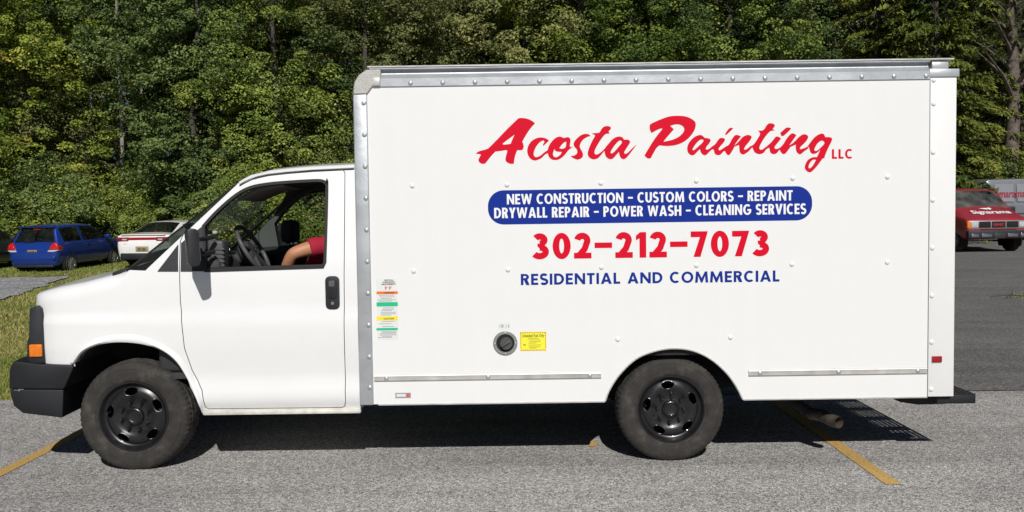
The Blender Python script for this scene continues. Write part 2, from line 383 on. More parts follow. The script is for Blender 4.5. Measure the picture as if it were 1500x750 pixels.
def pieces(ch, w, t):
    """list of pieces; a piece is a list of loops (outline, holes); capital height 1"""
    h = t * 0.86; a = t / 2; b = h / 2
    if ch == 'I': return [[[(0, 0), (t, 0), (t, 1), (0, 1)]]]
    if ch == 'E': return [[[(0, 0), (w, 0), (w, h), (t, h), (t, .5-b), (w*.92, .5-b), (w*.92, .5+b), (t, .5+b), (t, 1-h), (w, 1-h), (w, 1), (0, 1)]]]
    if ch == 'L': return [[[(0, 0), (w, 0), (w, h), (t, h), (t, 1), (0, 1)]]]
    if ch == 'T': return [[[(w/2-a, 0), (w/2+a, 0), (w/2+a, 1-h), (w, 1-h), (w, 1), (0, 1), (0, 1-h), (w/2-a, 1-h)]]]
    if ch == 'H': return [[[(0, 0), (t, 0), (t, .5-b), (w-t, .5-b), (w-t, 0), (w, 0), (w, 1), (w-t, 1), (w-t, .5+b), (t, .5+b), (t, 1), (0, 1)]]]
    if ch == 'N': return [[[(0, 0), (t*.95, 0), (t*.95, .62), (w-t*.95, 0), (w, 0), (w, 1), (w-t*.95, 1), (w-t*.95, .38), (t*.95, 1), (0, 1)]]]
    if ch == 'M': return [[[(0, 0), (t, 0), (t*1.2, .60), (w/2-t*.30, 0), (w/2+t*.30, 0), (w-t*1.2, .60), (w-t, 0), (w, 0), (w-t*.35, 1), (w-t*1.25, 1), (w/2, .42), (t*1.25, 1), (t*.35, 1)]]]
    if ch == 'V': return [[[(w/2-a*.9, 0), (w/2+a*.9, 0), (w, 1), (w-t*1.12, 1), (w/2, .36), (t*1.12, 1), (0, 1)]]]
    if ch == 'W': return [[[(w*.22-t*.1, 0), (w*.22+t*.75, 0), (w/2, .58), (w*.78-t*.75, 0), (w*.78+t*.1, 0), (w, 1), (w-t*1.05, 1), (w*.755, .36), (w/2+t*.40, 1), (w/2-t*.40, 1), (w*.245, .36), (t*1.05, 1), (0, 1)]]]
    if ch == 'Y': return [[[(w/2-a, 0), (w/2+a, 0), (w/2+a, .42), (w, 1), (w-t*1.18, 1), (w/2, .64), (t*1.18, 1), (0, 1), (w/2-a, .42)]]]
    if ch == 'A': return [[[(0, 0), (t*1.08, 0), (t*1.08+w*.085, .19), (w-t*1.08-w*.085, .19), (w-t*1.08, 0), (w, 0), (w/2+t*.52, 1), (w/2-t*.52, 1)], [(w/2-w*.115, .19+h), (w/2+w*.115, .19+h), (w/2, .70)]]]
    if ch in 'O0': return [[arcp(w/2, .5, w/2, .515, 0, 350, 35), arcp(w/2, .5, w/2-t, .515-h, 0, 350, 35)]]
    if ch == 'C': return [[arcp(w*.56, .5, w*.56, .515, 48, 312, 30) + arcp(w*.56, .5, w*.56-t, .515-h, 306, 54, 30)]]
    if ch == 'G': return [[arcp(w*.52, .5, w*.52, .515, 46, 345, 34) + arcp(w*.52, .5, w*.52-t, .515-h, 345, 52, 34)], [[(w*.52, .5-h*.75), (w, .5-h*.75), (w*.985, .5+h*.25), (w*.52, .5+h*.25)]]]
    if ch == 'D': return [[[(0, 0)] + arcp(w*.42, .5, w*.58, .5, -90, 90, 24) + [(0, 1)], [(t, h)] + arcp(w*.42, .5, w*.58-t, .5-h, -90, 90, 24) + [(t, 1-h)]]]
    if ch in 'PR':
        m = .40 if ch == 'P' else .44; cy = (1 + m) / 2; ry = (1 - m) / 2; k = w*.48
        q = [[[(0, 0), (t, 0), (t, m)] + arcp(k, cy, w*.96-k, ry, -90, 90, 18) + [(0, 1)], [(t, m+h*.9)] + arcp(k, cy, w*.96-k-t, ry-h*.9, -90, 90, 18) + [(t, 1-h*.9)]]]
        if ch == 'R': q.append([[(w-t*1.22, 0), (w*1.02, 0), (w*.62+t*.35, m+h*.5), (t*1.0, m+h*.5)]])
        return q
    if ch == 'U': return [[[(0, 1)] + arcp(w/2, .36, w/2, .375, 180, 360, 20) + [(w, 1), (w-t, 1)] + arcp(w/2, .36, w/2-t, .375-h, 360, 180, 20) + [(t, 1)]]]
    if ch == 'S':
        r1 = .235; p = arcp(w*.50, .755, w*.5-a*.95, .255-b*.9+.005, 25, 180, 14) + arcp(w*.5, .68, w*.5-a*.95, .17, 185, 235, 5) + arcp(w*.5, .30, w*.5-a*.8, .18, 52, 0, 6) + arcp(w*.5, .265, w*.5-a*.8, .275-b*.9, 0, -152, 14)
        return [[strokep(p, t*.95)]]
    if ch == '1': return [[[(w-t, 0), (w, 0), (w, 1), (w-t*.9, 1), (0, .86), (0, .68), (w-t, .76)]]]
    if ch == '2':
        p = arcp(w*.48, .70, w*.48-a, .30-b, 168, -28, 18) + [(w*.62, .38), (w*.40, .20), (w*.24, .07)]
        return [[strokep(p, t*.95)], [[(0, 0), (w, 0), (w, h), (0, h)]]]
    if ch == '3':
        return [[strokep(arcp(w*.45, .745, w*.46-a, .255-b, 150, -90, 18), t*.95)], [strokep(arcp(w*.44, .285, w*.54-a, .285-b, 90, -150, 20), t*.95)], [[(w*.32, .5), (w*.47, .5-b*.9), (w*.47, .5+b*.9), (w*.32, .5+b)]]]
    if ch == '7': return [[[(w*.16, 0), (w*.16+t*1.05, 0), (w, .96), (w, 1), (0, 1), (0, 1-h), (w-t*1.15, 1-h)]]]
    if ch == '-': return [[[(0, .40), (w, .40), (w, .40+h*.95), (0, .40+h*.95)]]]
    return []
def sign_line(s, x0, x1, z0, h, y, m, parent, t, gap, name='letter', dash=None):
    adv = [GW_[c] if not (c == '-' and dash) else dash for c in s]
    nI = s.count('I'); fixed = nI * t + gap * (len(s) - 1)
    k = ((x1 - x0) / h - fixed) / sum(adv)
    cx = 0
    for i, c in enumerate(s):
        w = t if c == 'I' else (GW_[c] if not (c == '-' and dash) else dash) * k
        bmall = bmesh.new()
        for q, loops in enumerate(pieces(c, w, t)):
            me = curve_fill(loops); tb = bmesh.new(); tb.from_mesh(me); bpy.data.meshes.remove(me)
            for v in tb.verts: v.co = (x0 + (cx + v.co.x) * h, y - 0.00025 * q, z0 + v.co.y * h)
            merge(bmall, tb)
        if len(bmall.faces): fin(name, bmall, m, parent, sm=False)
        else: bmall.free()
        cx += w + gap
# ================================================================== THE SETTING
def gh(x, y):
    """height of the ground: flat where the truck stands, rising gently towards the woods and to the right"""
    s = sstep(2.5, 21, y)
    return -0.035 + s * (0.13 + 0.27 * sstep(-6, 12, x)) + max(0, min(y, 60) - 21) * 0.028
def sheet(name, poly, step, lift, m, jag=0.0, kind='structure'):
    """ground sheet inside a convex-ish outline (x, y), following the ground height"""
    xs = [p[0] for p in poly]; ys = [p[1] for p in poly]
    bm = bmesh.new()
    nx = max(2, int((max(xs) - min(xs)) / step)); ny = max(2, int((max(ys) - min(ys)) / step))
    g = [[bm.verts.new((min(xs) + (max(xs)-min(xs))*i/nx, min(ys) + (max(ys)-min(ys))*j/ny, 0)) for j in range(ny+1)] for i in range(nx+1)]
    for i in range(nx):
        for j in range(ny): bm.faces.new([g[i][j], g[i+1][j], g[i+1][j+1], g[i][j+1]])
    n = len(poly)
    if n > 4 or jag or poly != [(min(xs),min(ys)),(max(xs),min(ys)),(max(xs),max(ys)),(min(xs),max(ys))]:
        for i in range(n):
            a = Vector(poly[i]); b = Vector(poly[(i+1) % n]); d = b - a
            bmesh.ops.bisect_plane(bm, geom=bm.verts[:]+bm.edges[:]+bm.faces[:], plane_co=(a.x, a.y, 0), plane_no=(d.y, -d.x, 0), clear_outer=True)
    if jag:
        for v in bm.verts:
            if v.is_boundary: v.co.x += jag * mnoise.noise(Vector((v.co.x * 1.3, v.co.y * 1.3, 7))); v.co.y += jag * mnoise.noise(Vector((v.co.x * 1.7, v.co.y * 1.7, 2)))
    for v in bm.verts: v.co.z = gh(v.co.x, v.co.y) + lift
    o = fin(name, bm, m); tag(o, kind=kind)
    return o

def soil_mat():
    m, nt, b = nodes_of('lawn_soil')
    geo = N(nt, 'ShaderNodeNewGeometry')
    n = N(nt, 'ShaderNodeTexNoise'); n.inputs['Scale'].default_value = 1.1; n.inputs['Detail'].default_value = 9; n.inputs['Roughness'].default_value = 0.7
    nt.links.new(geo.outputs['Position'], n.inputs['Vector'])
    r = ramp(nt, [(0.32, (0.095, 0.125, 0.028)), (0.5, (0.20, 0.20, 0.055)), (0.66, (0.34, 0.28, 0.12))])
    nt.links.new(n.outputs['Fac'], r.inputs[0])
    n2 = N(nt, 'ShaderNodeTexNoise'); n2.inputs['Scale'].default_value = 45; n2.inputs['Detail'].default_value = 5
    nt.links.new(geo.outputs['Position'], n2.inputs['Vector'])
    r2 = ramp(nt, [(0.35, (0.45, 0.45, 0.45)), (0.65, (1.15, 1.15, 1.1))]); nt.links.new(n2.outputs['Fac'], r2.inputs[0])
    mx = N(nt, 'ShaderNodeMix', data_type='RGBA', blend_type='MULTIPLY'); mx.inputs[0].default_value = 1
    nt.links.new(r.outputs[0], mx.inputs[6]); nt.links.new(r2.outputs[0], mx.inputs[7]); nt.links.new(mx.outputs[2], b.inputs['Base Color'])
    b.inputs['Roughness'].default_value = 0.95
    bp = N(nt, 'ShaderNodeBump'); bp.inputs['Strength'].default_value = 0.8; bp.inputs['Distance'].default_value = 0.03
    nt.links.new(n2.outputs['Fac'], bp.inputs['Height']); nt.links.new(bp.outputs[0], b.inputs['Normal'])
    return m
M_SOIL = soil_mat()
M_ASPH = asphalt('worn_light_asphalt', (0.135, 0.131, 0.127), (0.375, 0.363, 0.352), (0.80, 0.78, 0.755), 145, 0.22)
M_ASPHD = asphalt('smooth_dark_asphalt', (0.090, 0.088, 0.086), (0.182, 0.178, 0.173), (0.30, 0.294, 0.286), 95, 0.3)
M_GRAV = asphalt('pale_gravel', (0.14, 0.14, 0.15), (0.34, 0.35, 0.37), (0.62, 0.62, 0.63), 26, 0.25)

sheet('ground', [(-90, -60), (90, -60), (90, 110), (-90, 110)], 2.5, -0.02, M_SOIL)
sheet('parking_lot', [(-60, -40), (60, -40), (60, 2.28), (-60, 2.28)], 2.0, 0.0, M_ASPH)
dr = sheet('driveway', [(-2.2, 2.21), (60, 2.21), (60, 26.5), (-2.2, 26.5)], 0.9, 0.008, M_ASPHD)

# uneven crumbled edge of the lot against the grass, and of the patch against the lot
def ragged(name, x0, x1, y, wid, lift, m, amp, n):
    bm = bmesh.new(); rows = []
    for i in range(n + 1):
        x = x0 + (x1 - x0) * i / n
        e = y + wid + amp * (mnoise.noise(Vector((x * 2.3, 0.3, 0))) + 0.5 * mnoise.noise(Vector((x * 9, 2.3, 0))))
        rows.append((bm.verts.new((x, y - 0.05, gh(x, y - 0.05) + lift)), bm.verts.new((x, e, gh(x, e) + lift))))
    for a, b in zip(rows, rows[1:]): bm.faces.new([a[0], b[0], b[1], a[1]])
    return tag(fin(name, bm, m), kind='structure')
ragged('parking_lot_edge', -60, -2.2, 2.25, 0.14, 0.004, M_ASPH, 0.05, 900)

gp = []
for px, py in [(0, 407), (128, 401), (60, 419), (0, 438)]:
    d = ray(px, py); t = (0.085 - CAM_H) / d.z; p = cam_loc + d * t; gp.append((p.x, p.y))
ex = [(gp[3][0] - 16, gp[3][1] - 5.0), (gp[0][0] - 16, gp[0][1] + 0.5)]
poly = [ex[0], gp[3], gp[2], gp[1], gp[0], ex[1]]
sheet('gravel_track', poly, 0.3, 0.006, M_GRAV, 0.3)

# worn yellow bay lines
def line_mat():
    m, nt, b = nodes_of('worn_yellow_line_paint')
    geo = N(nt, 'ShaderNodeNewGeometry')
    n = N(nt, 'ShaderNodeTexNoise'); n.inputs['Scale'].default_value = 55; n.inputs['Detail'].default_value = 6; n.inputs['Roughness'].default_value = 0.75
    nt.links.new(geo.outputs['Position'], n.inputs['Vector'])
    r = ramp(nt, [(0.36, (0.20, 0.17, 0.13)), (0.45, (0.50, 0.31, 0.09)), (0.7, (0.60, 0.40, 0.13))])
    nt.links.new(n.outputs['Fac'], r.inputs[0]); nt.links.new(r.outputs[0], b.inputs['Base Color'])
    b.inputs['Roughness'].default_value = 0.85
    bp = N(nt, 'ShaderNodeBump'); bp.inputs['Strength'].default_value = 0.5; bp.inputs['Distance'].default_value = 0.004
    v = N(nt, 'ShaderNodeTexVoronoi'); v.inputs['Scale'].default_value = 115
    nt.links.new(geo.outputs['Position'], v.inputs['Vector'])
    nt.links.new(v.outputs['Distance'], bp.inputs['Height']); nt.links.new(bp.outputs[0], b.inputs['Normal'])
    return m
M_LINE = line_mat()
def bay_line(x, y0, y1, wid, seed):
    bm = bmesh.new(); n = 60; rows = []
    for i in range(n + 1):
        y = y0 + (y1 - y0) * i / n
        j = lambda s: 0.006 * mnoise.noise(Vector((y * 14, s, seed)))
        rows.append((bm.verts.new((x - wid/2 + j(1), y, gh(x, y) + 0.004)), bm.verts.new((x + wid/2 + j(5), y, gh(x, y) + 0.004))))
    for a, b in zip(rows, rows[1:]): bm.faces.new([a[0], a[1], b[1], b[0]])
    return tag(fin('bay_line', bm, M_LINE), kind='structure')
bay_line(-3.475, -2.6, 2.1, 0.097, 1); bay_line(2.335, -0.50, 2.1, 0.10, 2); bay_line(0.575, 0.47, 0.62, 0.06, 3)

# ------------------------------------------------------------------ grass
def leaf_mat(name, stops, trans=0.25, rough=0.55, hue=0.0):
    """foliage: each leaf its own shade (attribute 'tint'), each plant shifted a little"""
    m, nt, b = nodes_of(name)
    nt.nodes.remove(b); out = nt.nodes['Material Output']
    at_ = N(nt, 'ShaderNodeAttribute'); at_.attribute_name = 'tint'
    r = ramp(nt, stops); nt.links.new(at_.outputs['Fac'], r.inputs[0])
    oi = N(nt, 'ShaderNodeObjectInfo')
    hsv = N(nt, 'ShaderNodeHueSaturation')
    mr = N(nt, 'ShaderNodeMapRange'); mr.inputs[3].default_value = 0.5 - hue; mr.inputs[4].default_value = 0.5 + hue
    nt.links.new(oi.outputs['Random'], mr.inputs[0]); nt.links.new(mr.outputs[0], hsv.inputs['Hue'])
    mr2 = N(nt, 'ShaderNodeMapRange'); mr2.inputs[3].default_value = 1.85; mr2.inputs[4].default_value = 0.90
    nt.links.new(oi.outputs['Random'], mr2.inputs[0]); nt.links.new(mr2.outputs[0], hsv.inputs['Value'])
    hsv.inputs['Saturation'].default_value = 0.96
    nt.links.new(r.outputs[0], hsv.inputs['Color'])
    pb = N(nt, 'ShaderNodeBsdfPrincipled'); pb.inputs['Roughness'].default_value = rough; pb.inputs['Specular IOR Level'].default_value = 0.22
    tr = N(nt, 'ShaderNodeBsdfTranslucent'); mx = N(nt, 'ShaderNodeMixShader'); mx.inputs[0].default_value = trans
    nt.links.new(hsv.outputs[0], pb.inputs['Base Color']); nt.links.new(hsv.outputs[0], tr.inputs[0])
    nt.links.new(pb.outputs[0], mx.inputs[1]); nt.links.new(tr.outputs[0], mx.inputs[2]); nt.links.new(mx.outputs[0], out.inputs[0])
    return m
def quads_mesh(P, tint, k=4):
    """P: (n, k, 3) corners of n faces"""
    n = len(P); me = bpy.data.meshes.new('leaves')
    me.vertices.add(n * k); me.vertices.foreach_set('co', P.reshape(-1).astype(np.float32))
    me.loops.add(n * k); me.loops.foreach_set('vertex_index', np.arange(n * k, dtype=np.int32))
    me.polygons.add(n); me.polygons.foreach_set('loop_start', (np.arange(n) * k).astype(np.int32))
    me.update(calc_edges=True)
    a = me.attributes.new('tint', 'FLOAT', 'FACE'); a.data.foreach_set('value', tint.astype(np.float32))
    return me
def unit(v): return v / np.maximum(1e-9, np.linalg.norm(v, axis=1, keepdims=True))
def leaves(cen, nrm, size, asp=0.62, axis=None):
    n = len(cen)
    a = rng.normal(size=(n, 3)) if axis is None else axis
    u = unit(a - nrm * np.sum(a * nrm, 1, keepdims=True)); v = np.cross(nrm, u)
    s = size[:, None]
    return np.stack([cen - u * s * 0.5, cen + v * s * asp * 0.5 - u * s * 0.06 - nrm * s * 0.08, cen + u * s * 0.5, cen - v * s * asp * 0.5 - u * s * 0.06 - nrm * s * 0.08], 1)

M_GRASS = leaf_mat('lawn_blades', [(0.0, (0.06, 0.11, 0.016)), (0.45, (0.16, 0.21, 0.036)), (0.75, (0.32, 0.29, 0.085)), (1.0, (0.48, 0.38, 0.17))], 0.25, 0.6)
def grass_patch(x0, x1, y0, y1, n, h0, h1, dry):
    x = rng.uniform(x0, x1, n); y = rng.uniform(y0, y1, n)
    keep = np.array([not inside(poly, a, b) or rng.random() < 0.06 for a, b in zip(x, y)]); x = x[keep]; y = y[keep]; n = len(x)
    z = np.array([gh(a, b) for a, b in zip(x, y)]) - 0.02
    pat = np.array([mnoise.noise(Vector((a * 0.6, b * 0.6, 3))) for a, b in zip(x, y)])
    h = rng.uniform(h0, h1, n) * (1 + 0.5 * pat); ang = rng.uniform(0, 2*PI, n); wd = rng.uniform(0.004, 0.009, n) * np.maximum(1, (y + 5.8) / 9)
    lean = rng.uniform(0.2, 1.1, n) * h
    b0 = np.stack([x - np.cos(ang) * wd, y - np.sin(ang) * wd, z], 1); b1 = np.stack([x + np.cos(ang) * wd, y + np.sin(ang) * wd, z], 1)
    la = rng.uniform(0, 2*PI, n)
    tp = np.stack([x + np.cos(la) * lean, y + np.sin(la) * lean, z + h], 1)
    return np.stack([b0, b1, tp], 1), np.clip(dry + 0.28 * pat + rng.normal(0, 0.16, n), 0, 1)
def inside(pl, x, y):
    c = False; n = len(pl)
    for i in range(n):
        a, b = pl[i], pl[i-1]
        if (a[1] > y) != (b[1] > y) and x < (b[0]-a[0]) * (y-a[1]) / (b[1]-a[1]) + a[0]: c = not c
    return c
G = [grass_patch(-8.5, -2.2, 2.40, 6.5, 60000, 0.02, 0.05, 0.62), grass_patch(-30, -2.2, 2.40, 7.0, 60000, 0.025, 0.06, 0.60), grass_patch(-32, -2.2, 6.5, 14, 95000, 0.025, 0.06, 0.62),
     grass_patch(-34, -2.2, 13.5, 24, 90000, 0.02, 0.06, 0.56), grass_patch(-34, -2.2, 20.3, 28, 42000, 0.03, 0.09, 0.48)]
go = link('grass', quads_mesh(np.concatenate([g[0] for g in G]), np.concatenate([g[1] for g in G]), 3), M_GRASS, sm=False)
tag(go, 'short patchy lawn grass turning yellow beside the asphalt', 'grass', kind='stuff')

# ------------------------------------------------------------------ trees
M_LEAF = leaf_mat('broad_leaves_green', [(0.0, (0.045, 0.075, 0.014)), (0.4, (0.115, 0.165, 0.028)), (0.75, (0.19, 0.24, 0.042)), (1.0, (0.30, 0.32, 0.065))], 0.25, 0.6, 0.016)
M_LEAFD = leaf_mat('broad_leaves_deep', [(0.0, (0.036, 0.062, 0.018)), (0.5, (0.098, 0.140, 0.038)), (0.85, (0.155, 0.195, 0.054)), (1.0, (0.22, 0.25, 0.08))], 0.22, 0.6, 0.012)
M_LEAFY = leaf_mat('broad_leaves_yellowing', [(0.0, (0.045, 0.080, 0.010)), (0.4, (0.125, 0.175, 0.022)), (0.8, (0.22, 0.25, 0.032)), (1.0, (0.38, 0.28, 0.04))], 0.25, 0.6, 0.014)
M_LEAFO = leaf_mat('broad_leaves_olive', [(0.0, (0.046, 0.060, 0.020)), (0.45, (0.120, 0.138, 0.042)), (0.8, (0.20, 0.205, 0.066)), (1.0, (0.29, 0.25, 0.10))], 0.22, 0.65, 0.010)
M_NEEDLE = leaf_mat('hemlock_needles', [(0.0, (0.030, 0.050, 0.008)), (0.5, (0.100, 0.128, 0.018)), (1.0, (0.22, 0.22, 0.035))], 0.18, 0.65, 0.010)
M_PINE = leaf_mat('pine_needles', [(0.0, (0.018, 0.030, 0.010)), (0.6, (0.055, 0.075, 0.022)), (1.0, (0.12, 0.13, 0.045))], 0.12, 0.55, 0.008)
M_BARK = mat('grey_bark', (0.060, 0.050, 0.042), 0.95, var=0.5, scale=7, bump=0.9, bscale=16)
M_BARKP = mat('pine_bark', (0.115, 0.092, 0.076), 0.95, var=0.5, scale=6, bump=1.0, bscale=11)
M_BARKL = mat('pale_bark', (0.27, 0.25, 0.21), 0.9, var=0.35, scale=5, bump=0.5, bscale=20)

def clump_leaves(cc, cr, flat, n, size, up, outward):
    """leaves spread over the upper and outer skin of each clump"""
    m = len(cc); idx = np.repeat(np.arange(m), n)
    d = unit(rng.normal(size=(m * n, 3)) + np.array([0, 0, 0.35]))
    rad = cr[idx][:, None] * (0.55 + 0.45 * rng.random((m * n, 1)) ** 0.5)
    p = cc[idx] + d * rad * np.array([1, 1, flat])
    nr = unit(d * 0.5 + np.array([0, 0, up]) + outward[idx] * 0.45 + rng.normal(size=(m * n, 3)) * 0.55)
    return p, nr, size * rng.uniform(0.65, 1.25, m * n), idx
def broad_crown(seed, H, R, z0, nc, nl, size, low=1.0, flat=0.7):
    global rng
    rng = np.random.default_rng(seed)
    per = 4; nb = nc // per; nc = nb * per                    # boughs, each carrying a few leaf clumps, with gaps in between
    z = z0 + (H - z0) * rng.random(nb) ** 1.15
    t = (z - z0) / (H - z0)
    prof = np.minimum(R, R * (low * (1 - t) + np.sin(np.clip(t * 0.85 + 0.15, 0, 1) * PI) ** 0.6 * 0.9) * (1 - 0.25 * t))
    a = rng.uniform(0, 2*PI, nb)
    lob = 1 + 0.25 * np.sin(a * 3 + z * 1.1 + seed) + 0.18 * np.sin(a * 5 - z * 1.9 + seed * 2)
    r = prof * lob * np.sqrt(rng.uniform(0.30, 1.0, nb))
    bi = np.repeat(np.arange(nb), per)
    k = min(1.0, R / 2.6)
    cc = np.stack([r * np.cos(a), r * np.sin(a), z], 1)[bi] + rng.normal(size=(nc, 3)) * np.array([0.62, 0.62, 0.42]) * k
    cc[:, 2] = np.maximum(cc[:, 2], z0 * 0.5 + 0.1)
    out = np.stack([np.cos(a), np.sin(a), 0.2 + 0 * a], 1)[bi]
    cr = rng.uniform(0.24, 0.62, nc) * (R / 2.6) ** 0.5
    p, nr, s, idx = clump_leaves(cc, cr, flat, nl, size, 0.75, out)
    tint = np.clip(rng.normal(0.45, 0.15, len(p)) + rng.normal(0, 0.10, nc)[idx] + rng.normal(0, 0.12, nb)[bi[idx]], 0, 1)
    return quads_mesh(leaves(p, nr, s), tint), cc
def trunk_mesh(bm, H, r0, lean, limbs, seed):
    rd = random.Random(seed)
    pts = []; rr = []
    for i in range(12):
        t = i / 11
        pts.append((lean[0] * t + 0.12 * math.sin(t * 5 + seed) + 0.10 * math.sin(t * 13 + seed * 2), lean[1] * t + 0.12 * math.cos(t * 4 + seed), H * t - 0.15)); rr.append(r0 * (1.25 if i == 0 else 1) * (1 - 0.85 * t) + 0.01)
    tube(bm, pts, rr, 9)
    for cx, cy, cz in limbs:
        t = max(0.08, min(0.92, (cz - rd.uniform(0.5, 1.6)) / H)); i = int(t * 11); f = t * 11 - i
        b = Vector(pts[i]).lerp(Vector(pts[min(11, i+1)]), f); e = Vector((cx, cy, cz))
        mid = b.lerp(e, 0.5) + Vector((rd.uniform(-.15, .15), rd.uniform(-.15, .15), rd.uniform(-0.1, 0.25)))
        q = r0 * (1 - 0.85 * t) * 0.42
        tube(bm, [b, b.lerp(mid, 0.5) + Vector((0, 0, .05)), mid, mid.lerp(e, 0.55), e], [q, q * .8, q * .6, q * .4, q * .15], 5)
PROTO = {}
def make_proto(key, name, seed, H, R, z0, nc, nl, size, lm, bark, r0, low=1.0, nlimb=16, flat=0.7):
    me, cc = broad_crown(seed, H, R, z0, nc, nl, size, low, flat)
    me.materials.append(lm)
    bm = bmesh.new()
    sel = cc[np.random.default_rng(seed).choice(len(cc), min(nlimb, len(cc)), replace=False)]
    trunk_mesh(bm, H * 0.92, r0, (0.3 * math.sin(seed), 0.3 * math.cos(seed)), [tuple(c) for c in sel], seed)
    tm = tomesh(bm, bark); smooth(tm, 60)
    PROTO[key] = (name, tm, me)
def plant(key, x, y, sc, rz, label, cat, group=None, leafmat=None, szc=None, z=None, parts=('trunk', 'crown'), nm=None):
    name, tm, cm = PROTO[key]
    r = empty(nm or name, (x, y, gh(x, y) - 0.03 if z is None else z), rz); r.scale = (sc, sc, szc or sc)
    tag(r, label, cat, group)
    for pn, me in zip(parts, (tm, cm)):
        o = bpy.data.objects.new(pn, me); C.objects.link(o); o.parent = r
        if pn == parts[1] and leafmat is not None:
            o.material_slots[0].link = 'OBJECT'; o.material_slots[0].material = leafmat
    return r
make_proto('A', 'broadleaf_tree', 3, 14.5, 2.7, 0.6, 440, 165, 0.118, M_LEAF, M_BARK, 0.17, 0.95)
make_proto('B', 'broadleaf_tree', 8, 15.0, 2.4, 0.8, 420, 165, 0.108, M_LEAFD, M_BARK, 0.15, 0.8)
make_proto('D', 'broadleaf_tree', 21, 13.5, 3.0, 0.5, 430, 155, 0.130, M_LEAFO, M_BARK, 0.19, 0.9, flat=0.6)
make_proto('T', 'tall_tree', 31, 16.0, 2.2, 7.8, 150, 150, 0.12, M_LEAFD, M_BARKL, 0.10, 0.5, 14)
make_proto('S', 'bush', 41, 2.7, 1.7, 0.05, 90, 150, 0.092, M_LEAFY, M_BARK, 0.05, 0.9, 26)
make_proto('U', 'bush', 47, 1.9, 1.5, 0.0, 75, 150, 0.078, M_LEAF, M_BARK, 0.04, 1.0, 20)

def hemlock(seed, H, R):
    """drooping flat sprays on whorled branches"""
    global rng
    rng = np.random.default_rng(seed); P = []; T = []; limbs = []
    for b in range(210):
        z = 0.8 + (H - 1.0) * rng.random() ** 1.2; L = R * (1 - 0.62 * z / H) * rng.uniform(0.65, 1.1); a = rng.uniform(0, 2*PI)
        d = np.array([math.cos(a), math.sin(a)]); side = np.array([-d[1], d[0]])
        limbs.append((d[0] * L * 0.8, d[1] * L * 0.8, z - 0.25 * L * 0.64)); bt = rng.normal(0, 0.13)
        n = 130; t = rng.uniform(0.2, 1.02, n); w = (1.05 - t) * 0.55 * L * 0.6 + 0.12
        s = rng.uniform(-1, 1, n) * w
        c = np.stack([d[0] * t * L + side[0] * s, d[1] * t * L + side[1] * s, z + 0.10 * L * t - 0.34 * L * t * t - 0.25 * np.abs(s) + rng.normal(0, 0.05, n)], 1)
        ax = np.stack([d[0] + side[0] * np.sign(s) * 0.9, d[1] + side[1] * np.sign(s) * 0.9, np.full(n, -0.75)], 1) + rng.normal(size=(n, 3)) * 0.25
        nr = unit(np.array([d[0] * 0.5, d[1] * 0.5, 0.9]) + rng.normal(size=(n, 3)) * 0.4)
        P.append(leaves(c, nr, rng.uniform(0.16, 0.34, n), 0.30, ax)); T.append(np.clip(rng.normal(0.5 + bt, 0.16, n) + 0.25 * (t - 0.6), 0, 1))
    me = quads_mesh(np.concatenate(P), np.concatenate(T)); me.materials.append(M_NEEDLE)
    bm = bmesh.new(); trunk_mesh(bm, H, 0.16, (0, 0), limbs[:90], seed); tm = tomesh(bm, M_BARK); smooth(tm, 60)
    PROTO['H'] = ('hemlock_tree', tm, me)
hemlock(61, 13.5, 3.1)
def pine(seed, H):
    """tall bare bole, broken stubs, tufts of long needles from the mid height up"""
    global rng
    rng = np.random.default_rng(seed); P = []; T = []; limbs = []
    for b in range(70):
        z = rng.uniform(6.8, H); L = rng.uniform(1.2, 3.0) * (1 - 0.4 * (z - 5) / (H - 5)); a = rng.uniform(0, 2*PI)
        e = np.array([math.cos(a) * L, math.sin(a) * L, z + rng.uniform(-0.5, 0.4)]); limbs.append(tuple(e))
        for k in range(7):
            c = e * np.array([1, 1, 1]) + rng.normal(size=3) * np.array([0.5, 0.5, 0.22]); c[:2] -= e[:2] * rng.uniform(0, 0.35)
            n = 34; d = unit(rng.normal(size=(n, 3)) + np.array([e[0] / L, e[1] / L, 0.25]) * 0.7)
            ln = rng.uniform(0.16, 0.26, n)
            nr = unit(np.cross(d, rng.normal(size=(n, 3))))
            P.append(leaves(c + d * ln[:, None] * 0.5, nr, ln, 0.11, d)); T.append(np.clip(rng.normal(0.55, 0.18, n), 0, 1))
    me = quads_mesh(np.concatenate(P), np.concatenate(T)); me.materials.append(M_PINE)
    bm = bmesh.new(); trunk_mesh(bm, H, 0.30, (0.5, 0), limbs, seed)
    for k in range(9):
        z = 2 + k * 0.45; a = k * 2.4; tube(bm, [(0.2*math.cos(a), 0.2*math.sin(a), z), (0.45*math.cos(a), 0.45*math.sin(a), z + .04)], [0.03, 0.012], 5)
    tm = tomesh(bm, M_BARKP); smooth(tm, 60); PROTO['P'] = ('pine_tree', tm, me)
pine(71, 17)
rng = np.random.default_rng(5)

